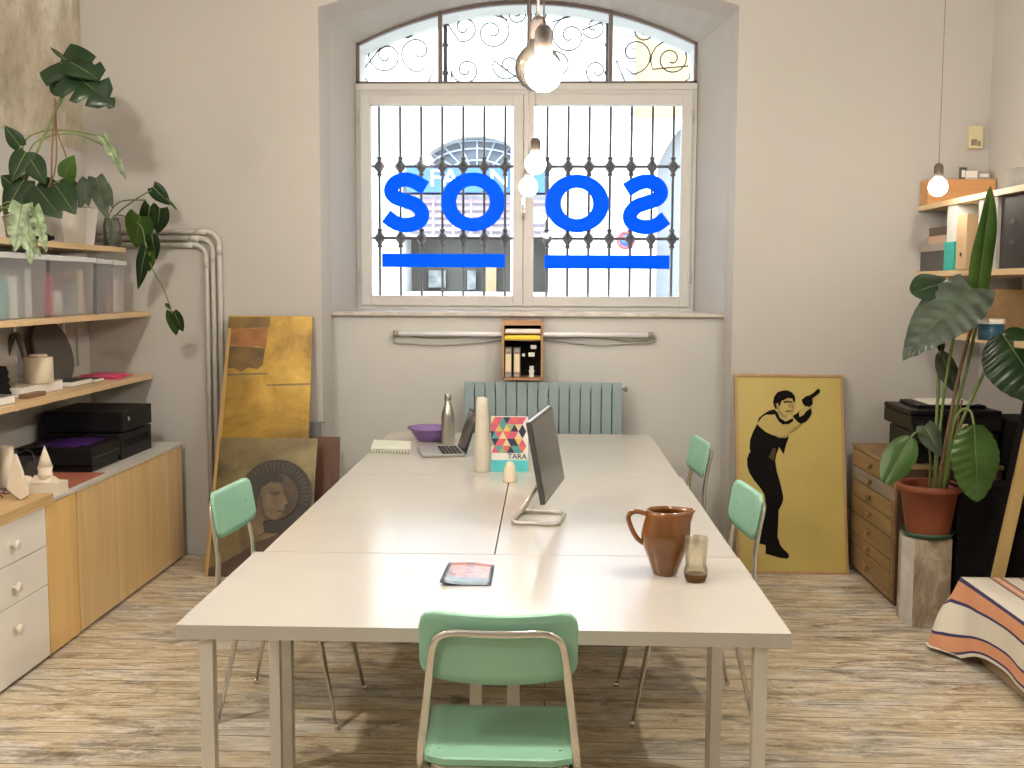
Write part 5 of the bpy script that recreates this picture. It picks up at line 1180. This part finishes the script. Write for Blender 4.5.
tb=U(991,331,z=z); tb=Vector((2.20,5.02,0)); tb.x=q(991.5,320,4.95).x; tb.y=4.95
tu=thing('tub','petrol-blue round tub with a white lid on the lowest shelf','tub',(tb.x,tb.y,z))
part('body',mat('petrol_blue',(0.012,0.085,0.15),0.4),tu,lambda bm:lathe(bm,[(0.001,0),(0.053,0),(0.055,0.003),(0.055,0.072),(0.001,0.072)],(tb.x,tb.y,z),32))
part('lid',M_WHITE,tu,lambda bm:lathe(bm,[(0.057,0.0725),(0.058,0.075),(0.058,0.092),(0.055,0.095),(0.001,0.095)],(tb.x,tb.y,z),32))

# flat file chest, printer, black cabinet
DX=1.70
M_OLD=wood('old_oak',(0.17,0.10,0.042),(0.33,0.21,0.10),'Y',1.3,0.5); M_OLDG=wood('greyed_oak',(0.20,0.16,0.12),(0.30,0.26,0.20),'Y',1.3,0.6)
ch=thing('drawer_chest','old oak chest of shallow drawers with small wooden knobs','chest',(1.98,5.65,0))
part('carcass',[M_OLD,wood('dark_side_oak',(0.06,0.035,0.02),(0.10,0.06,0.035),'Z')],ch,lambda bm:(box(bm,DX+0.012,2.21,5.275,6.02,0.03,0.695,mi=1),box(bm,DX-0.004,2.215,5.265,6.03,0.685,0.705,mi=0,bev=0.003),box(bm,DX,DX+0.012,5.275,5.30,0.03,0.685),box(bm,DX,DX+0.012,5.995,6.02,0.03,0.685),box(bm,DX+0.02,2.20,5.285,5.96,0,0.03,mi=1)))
zs=[(0.035,0.125),(0.13,0.21),(0.215,0.325),(0.33,0.41),(0.415,0.505),(0.51,0.585),(0.59,0.68)]
zs=[(0.035,0.16),(0.166,0.225),(0.231,0.335),(0.341,0.425),(0.431,0.515),(0.521,0.59),(0.596,0.68)]
for k,(a,b_) in enumerate(zs):
    d=part('drawer',M_OLDG if k==5 else M_OLD,ch,lambda bm:box(bm,DX-0.006,DX+0.0115,5.302,5.993,a,b_,bev=0.003),'greyed drawer front' if k==5 else None)
    part('knob',M_OLD,d,lambda bm:lathe(bm,[(0.008,0.0),(0.009,-0.010),(0.017,-0.018),(0.016,-0.026),(0.001,-0.030)],(DX-0.006,5.645,(a+b_)/2),16,axis='X'))
pr=thing('printer','black multifunction printer on the oak chest, its tilted control panel toward the desks','printer',(2.0,5.5,0.706))
zp=0.706
def f(bm):
    box(bm,1.80,2.20,5.31,5.72,zp+0.004,zp+0.150,bev=0.010); box(bm,1.775,2.215,5.30,5.74,zp+0.165,zp+0.235,bev=0.010); box(bm,1.82,2.18,5.33,5.70,zp+0.145,zp+0.17)
part('body',M_BLACK,pr,f)
part('scanner_lid',M_BLACK,pr,lambda bm:(box(bm,1.775,2.215,5.32,5.74,zp+0.237,zp+0.262,bev=0.008),box(bm,1.84,2.17,5.40,5.70,zp+0.262,zp+0.280,bev=0.008)))
cp=part('control_panel',M_BLACK,pr,lambda bm:prism(bm,[(1.765,5.285,zp+0.225),(1.765,5.285,zp+0.175),(1.765,5.22,zp+0.10),(1.765,5.205,zp+0.115)],(0.15,0,0)))
part('screen',mat('panel_glass',(0.03,0.032,0.035),0.08),cp,lambda bm:prism(bm,[(1.79,5.272,zp+0.2055),(1.79,5.222,zp+0.136),(1.86,5.222,zp+0.136),(1.86,5.272,zp+0.2055)],(0,-0.002,0.0012)))
part('output_tray',M_BLACK,pr,lambda bm:box(bm,1.86,2.12,5.18,5.31,zp+0.02,zp+0.035,bev=0.003))
part('label',mat('label_beige',(0.52,0.36,0.26),0.6),pr,lambda bm:box(bm,2.00,2.045,5.296,5.2995,zp+0.175,zp+0.20))
part('foot',M_BLACKM,pr,lambda bm:[box(bm,x,x+0.03,y,y+0.03,zp-0.0005,zp+0.005) for x,y in ((1.82,5.33),(2.14,5.33),(1.82,5.66),(2.14,5.66))])
one('paper_sheet','white sheets lying on the lid of the printer on the oak chest','sheet',M_PAPER,lambda bm:(box(bm,1.90,2.12,5.42,5.68,zp+0.2802,zp+0.283),box(bm,1.92,2.14,5.43,5.69,zp+0.2832,zp+0.285)))
bc_=thing('black_cabinet','plain black cabinet behind the terracotta pot','cabinet',(2.02,5.13,0))
part('body',M_BLACKM,bc_,lambda bm:box(bm,1.91,2.33,5.03,5.18,0.02,0.64,bev=0.004)); part('top',M_BLACKM,bc_,lambda bm:box(bm,1.90,2.34,5.025,5.185,0.6405,0.652,bev=0.002)); part('foot',M_BLACKM,bc_,lambda bm:[box(bm,x,x+0.03,5.05,5.15,0,0.02) for x in (1.93,2.28)])
tw=thing('speaker','tall black loudspeaker between the printer and the leaning plank','speaker',(2.33,5.35,0))
part('cabinet',M_BLACKM,tw,lambda bm:box(bm,2.225,2.40,5.20,5.55,0.0,0.93,bev=0.006)); part('front_cloth',M_BLACK,tw,lambda bm:box(bm,2.235,2.39,5.192,5.2005,0.05,0.90,bev=0.003))
# black framed board leaning on the right wall, its near edge batten in view
lb_=thing('leaning_board','black board with a yellowed wooden edge strip, leaning under the shelves beyond the daybed','board',(1.90,4.88,0))
def f(bm): prism(bm,[(1.885,4.90,0.0),(1.91,4.90,0.0),(2.47,4.90,1.78),(2.445,4.90,1.78)],(0,0.10,0))
a=q(998,577,4.84); b_=q(1029,440,4.84); sl=(b_.x-a.x)/(b_.z-a.z); xb=a.x-sl*a.z; zt_=1.27; xt=xb+sl*zt_
part('board',M_BLACKM,lb_,lambda bm:prism(bm,[(xb+0.01,4.862,0.0),(xb+0.03,4.862,0.0),(xt+0.03,4.862,zt_),(xt+0.01,4.862,zt_)],(0,0.14,0)))
part('edge_strip',wood('ochre_strip',(0.40,0.28,0.10),(0.52,0.38,0.16),'Z'),lb_,lambda bm:prism(bm,[(xb-0.024,4.835,0.0),(xb+0.028,4.835,0.0),(xt+0.028,4.835,zt_),(xt-0.024,4.835,zt_)],(0,0.025,0)))
# stump pedestal
def stonem():
    m,nt,bs=new_mat('veined_stone'); v=coords(nt,(1,1,0.5)); n=noise(nt,v,9,7,0.65,1.6)
    r=ramp(nt,[(0.3,(0.20,0.14,0.09)),(0.5,(0.38,0.30,0.21)),(0.68,(0.56,0.50,0.42))]); nt.links.new(n.outputs['Fac'],r.inputs[0]); nt.links.new(r.outputs[0],bs.inputs['Base Color']); bs.inputs['Roughness'].default_value=0.7; bump(nt,bs,n.outputs['Fac'],0.3,0.01); return m
M_STONE=stonem(); M_STONEL=mat('pale_cut_stone',(0.50,0.48,0.44),0.7,var=0.15,vscale=14,bmp=0.2)
pa,pb,pc=q(899.5,600,5.06),q(913,600,4.95),q(949.5,600,4.99)
pp=[(pa.x,5.06),(pb.x,4.955),(pc.x,4.985),(pc.x+0.015,5.12),(pc.x-0.09,5.19),(pa.x+0.02,5.16)]
def f(bm):
    prism(bm,[(x,y,0) for x,y in pp],(0,0,0.408),0)
    for fc in bm.faces:
        c_=fc.calc_center_median()
        if abs(c_.x-(pa.x+pb.x)/2)<0.01 and c_.y<5.05: fc.material_index=1
one('pedestal','rough veined brown stone block serving as a plant pedestal','pedestal',[M_STONE,M_STONEL],f)
pcx,pcy=q(928,520,5.06).x,5.06
zpz=0.4085
pt=thing('potted_plant','tall bird-of-paradise plant in a terracotta pot on the stone pedestal','potted plant',(pcx,pcy,zpz))
part('saucer',mat('dark_green_saucer',(0.03,0.085,0.045),0.45),pt,lambda bm:lathe(bm,[(0.001,0),(0.105,0),(0.122,0.028),(0.117,0.028),(0.102,0.006),(0.001,0.006)],(pcx,pcy,zpz),36))
part('pot',M_TERRA,pt,lambda bm:lathe(bm,[(0.001,0.007),(0.094,0.007),(0.098,0.02),(0.128,0.215),(0.142,0.217),(0.146,0.225),(0.146,0.245),(0.140,0.250),(0.130,0.248),(0.124,0.215),(0.118,0.205),(0.001,0.205)],(pcx,pcy,zpz),40))
part('soil',M_SOIL,pt,lambda bm:lathe(bm,[(0.118,0.2055),(0.08,0.214),(0.001,0.218)],(pcx,pcy,zpz),24))
ZG=zpz+0.214
def root(px,Y): v=q(px,486,Y); v.z=ZG; return v
for P,r_,m_ in (([root(937,5.02),q(948,430,5.02),q(960,370,5.0),q(974,318,4.98)],[0.014]*19,M_STEMB),
        ([root(941,5.04),q(951,430,5.04),q(966,372,5.02),q(978,316,5.0)],0.008,M_STEM),
        ([root(934,5.0),q(940,430,5.0),q(946,380,4.96),q(958,318,4.93),q(968,293,4.9)],0.007,M_STEM),
        ([root(936,5.05),q(936,440,5.06),q(938,390,5.08),q(940,350,5.1)],0.008,M_STEM),
        ([root(944,5.02),q(955,440,5.0),q(978,385,4.96),q(1001,342,4.9)],0.008,M_STEM),
        ([root(943,4.97),q(950,448,4.9),q(956,418,4.86),q(964,409,4.84),q(971,412,4.82),q(974,425,4.8)],0.006,M_STEM),
        ([root(929,5.0),q(930,455,4.94),q(924,436,4.88),q(917,432,4.85),q(911,437,4.84)],0.005,M_STEM),
        ([root(933,5.02),q(936,450,5.0),q(940,430,4.97)],0.005,M_STEM),
        ([root(947,5.03),q(953,450,5.03),q(962,400,5.03)],0.005,M_STEMB)):
    part('stem',m_,pt,lambda bm:tube(bm,spline(P,6),r_ if isinstance(r_,float) else 0.0085,8))
LV=[((974,320),(993,186),0.125,M_LEAFB,'paddle',5.0,5.0,(0.35,-1,0.0),0.02,0.55),
    ((971,288),(903,352),0.27,M_LEAFG,'heart',4.9,4.72,(-0.35,-0.8,0.6),0.10,0.12),
    ((1001,332),(1048,398),0.32,M_LEAF,'paddle',4.9,4.75,(-0.15,-1,0.5),0.12,0.15),
    ((974,425),(979,502),0.22,M_LEAFB,'paddle',4.8,4.76,(0.1,-1,0.15),0.05,0.25),
    ((911,437),(884,484),0.14,M_LEAFB,'paddle',4.84,4.80,(-0.3,-1,0.3),0.05,0.2),
    ((925,426),(942,456),0.11,M_LEAFG,'heart',4.9,4.86,(0.1,-1,0.5),0.08,0.3),
    ((940,352),(958,392),0.11,M_LEAFG,'paddle',5.1,5.05,(0.2,-1,0.3),0.05,0.3),
    ((941,352),(940,325),0.06,M_LEAF,'paddle',5.1,5.1,(0.5,-1,0),0.02,0.6),
    ((948,282),(914,290),0.17,M_LEAF,'paddle',5.0,4.9,(-0.2,-0.8,0.5),0.1,0.1)]
for k,(b0_,t0_,w_,mm,sh_,Y0,Y1,fc,dr_,fo) in enumerate(LV):
    lleaf('leaf',mm,pt,q(*b0_,Y0),q(*t0_,Y1),w_,shape=sh_,face=fc,droop=dr_,fold=fo,seed=k+20,n=26,label='furled upright leaf' if k==0 else None)

# daybed and blanket
BX,BZ,BY=1.815,0.305,4.70
db=thing('daybed','low daybed with a brown board base at the photo edge, under the striped blanket','daybed',(2.14,3.9,0))
part('base_board',wood('daybed_board',(0.24,0.16,0.085),(0.34,0.24,0.13),'Y'),db,lambda bm:box(bm,BX+0.004,2.395,2.9,BY-0.20,0.012,0.17,bev=0.003))
part('mattress',mat('mattress_cream',(0.60,0.55,0.46),0.9),db,lambda bm:box(bm,BX+0.015,2.395,2.88,BY-0.015,0.171,BZ-0.012,bev=0.02))
for x in (BX+0.08,2.33):
    for y in (3.0,BY-0.12): part('leg',M_BLACKM,db,lambda bm:box(bm,x,x+0.04,y,y+0.04,0,0.0125))
M_CREAM=mat('cream_cloth',(0.70,0.655,0.555),0.95,var=0.03,bmp=0.15); M_NAVY=mat('navy_stripe',(0.045,0.04,0.115),0.95); M_SALM=mat('salmon_stripe',(0.66,0.31,0.17),0.95,bmp=0.15)
edges=[-0.58,-0.42,-0.30,-0.292,-0.255,-0.247,-0.175,-0.167,-0.150,-0.142,-0.125,-0.117,-0.06,0.0,0.010,0.035,0.062,0.072,0.10,0.135,0.158,0.167,0.190,0.212,0.221,0.228,0.234]
def smat(s):
    for a,b_ in ((-0.292,-0.255),(-0.167,-0.150),(-0.142,-0.125),(0.010,0.062),(0.167,0.212)):
        if a<=s<b_: return 2
    for a,b_ in ((-0.30,-0.292),(-0.255,-0.247),(-0.175,-0.167),(-0.125,-0.117),(0.0,0.010),(0.062,0.072),(0.158,0.167),(0.212,0.221)):
        if a<=s<b_: return 1
    return 0
def f(bm):
    ts=[2.9+(BY-2.9)*k/56 for k in range(57)]+[BY+0.11*k/8 for k in range(1,9)]
    G=[]
    def sm(a,b_,x): x=min(1,max(0,(x-a)/(b_-a))); return x*x*(3-2*x)
    for s in edges:
        row=[]
        for t in ts:
            v=max(0,t-BY); s1=max(0,s); w=sm(4.30,4.74,t)
            d=s1*(1+0.42*w); out=d*(0.05+0.30*w)+0.010*(1-math.exp(-d*30))+(0.010+0.016*w)*math.sin(t*16+0.6)*min(1,d/0.12)
            x_=BX-s if s<=0 else BX-out
            z_=BZ-d-v*0.95*math.exp(-14*s1)-(0.004*math.sin(t*6+s*3) if s<0 else 0)*0.5
            y_=min(t,BY)+v*(0.15+0.6*(1-math.exp(-14*s1)))-0.30*d*w
            if z_<0.008:
                ex=0.008-z_; z_=0.008+0.012*abs(math.sin(ex*60))*w; x_-=ex*0.15; y_-=ex*0.3
            row.append(bm.verts.new((x_,y_,z_)))
        G.append(row)
    for i in range(len(edges)-1):
        for j in range(len(ts)-1):
            fc=bm.faces.new((G[i][j],G[i+1][j],G[i+1][j+1],G[i][j+1])); fc.smooth=True; fc.material_index=smat(edges[i]+1e-6)
bm=NB(); f(bm); bl=obj('blanket',bm,[M_CREAM,M_NAVY,M_SALM]); tag(bl,'cream blanket with salmon and navy stripes draped over the daybed','blanket')
s_=bl.modifiers.new('t','SOLIDIFY'); s_.thickness=0.005; s_.offset=1

# ------------------------------------------------------------------ lamps
BULBS=[]
def pendant(px,py,Y,r,label,cordpx=None,strength=160,lit=True,kind='bulb'):
    c=q(px,py,Y); 
    t=thing('pendant_lamp',label,'pendant lamp',(c.x,c.y,c.z-r),group='bare bulb pendants hanging on cords')
    m=({'dim':BMS,'soft':BMR}.get(kind,BM)) if lit else M_MIRROR
    part('bulb',m,t,lambda bm:lathe(bm,[(0.001,-r),(r*0.38,-r*0.93),(r*0.71,-r*0.71),(r*0.93,-r*0.38),(r,0),(r*0.93,r*0.38),(r*0.71,r*0.71),(r*0.40,r*0.98),(r*0.36,r*1.15)],c,28))
    part('socket',mat('socket_brown',(0.10,0.08,0.07),0.5),t,lambda bm:lathe(bm,[(0.37*r,r*1.0),(0.021,r*1.05),(0.023,r+0.015),(0.022,r+0.055),(0.014,r+0.068),(0.001,r+0.070)],c,20))
    part('cord',M_CORD,t,lambda bm:tube(bm,[(c.x,c.y,c.z+r+0.068),(c.x,c.y,ZC-0.012)],0.0022,8))
    part('ceiling_rose',mat('rose_white',(0.7,0.68,0.64),0.4),t,lambda bm:lathe(bm,[(0.04,-0.03),(0.05,-0.001),(0.001,-0.0005)],(c.x,c.y,ZC),20))
    return c
BM=emit('lit_bulb',(1.0,0.89,0.77),LB); BMS=emit('dim_lit_bulb',(1.0,0.88,0.75),LB*0.17); BMH=emit('fill_bulb_glow',(1.0,0.89,0.77),LB*3.2); BMR=emit('soft_lit_bulb',(1.0,0.89,0.77),LB*0.55)
M_MIRROR=mat('smoked_mirror_globe',(0.30,0.27,0.24),0.12,0.85,var=0.05)
pendant(543.5,73,2.75,0.046,'lit bare bulb hanging nearest the viewer, at the top of the window')
pendant(538,68,2.92,0.062,'smoked mirror globe behind the biggest lit bulb',lit=False)
pendant(535.5,164,5.0,0.047,'lit bulb hanging second in the row, before the middle of the window',kind='soft')
pendant(528.5,187,5.75,0.048,'lit bulb hanging farthest away and lowest in the row',kind='soft')
pendant(938,187,5.45,0.045,'lit bulb on a long cord beside the shelves with the box files',kind='dim')

def fill_bulb(x,y,z,label,BM=None):  # unseen bulbs added to brighten the floor, cabinets and room
    BM=BM or BMH
    t=thing('pendant_lamp',label,'pendant lamp',(x,y,z-0.05),group='bare bulb pendants hanging on cords')
    r=0.05
    part('bulb',BM,t,lambda bm:lathe(bm,[(0.001,-r),(r*0.38,-r*0.93),(r*0.71,-r*0.71),(r*0.93,-r*0.38),(r,0),(r*0.93,r*0.38),(r*0.71,r*0.71),(r*0.40,r*0.98),(r*0.36,r*1.15)],(x,y,z),24))
    part('socket',MATS['socket_brown'],t,lambda bm:lathe(bm,[(0.37*r,r*1.0),(0.021,r*1.05),(0.022,r+0.055),(0.001,r+0.070)],(x,y,z),16))
    part('cord',M_CORD,t,lambda bm:tube(bm,[(x,y,z+r+0.068),(x,y,ZC-0.002)],0.0028,8))
for x,y,z,lb in ((-1.60,2.95,2.72,'unseen bare bulb added for light, high over the shelves with the plants'),(1.4,3.0,2.9,'unseen bare bulb added for light, high over the side with the daybed'),(-1.5,0.3,3.1,'unseen bare bulb added for light, behind the viewer')):
    fill_bulb(x,y,z,lb)
# ------------------------------------------------------------------ light
w=bpy.data.worlds.new('world'); sc.world=w; w.use_nodes=True
bg=w.node_tree.nodes['Background']; bg.inputs[0].default_value=(0.78,0.89,1.0,1); bg.inputs[1].default_value=7.0
for nm,loc,rot,sx,sy in (('portal_window',(-0.15,YG+0.5,2.36),(-PI/2,0,0),2.3,2.1),):
    l=bpy.data.lights.new(nm,'AREA'); l.shape='RECTANGLE'; l.size=sx; l.size_y=sy; l.cycles.is_portal=True
    o=bpy.data.objects.new(nm,l); C.objects.link(o); o.location=loc; o.rotation_euler=rot
sc.view_settings.view_transform='Standard'; sc.view_settings.look='None'; sc.view_settings.gamma=1; sc.view_settings.exposure=0.9
sc.view_settings.use_curve_mapping=False
sc.cycles.use_denoising=True
sc.cycles.max_bounces=10; sc.cycles.diffuse_bounces=5; sc.cycles.transparent_max_bounces=16
sc.cycles.sample_clamp_indirect=6
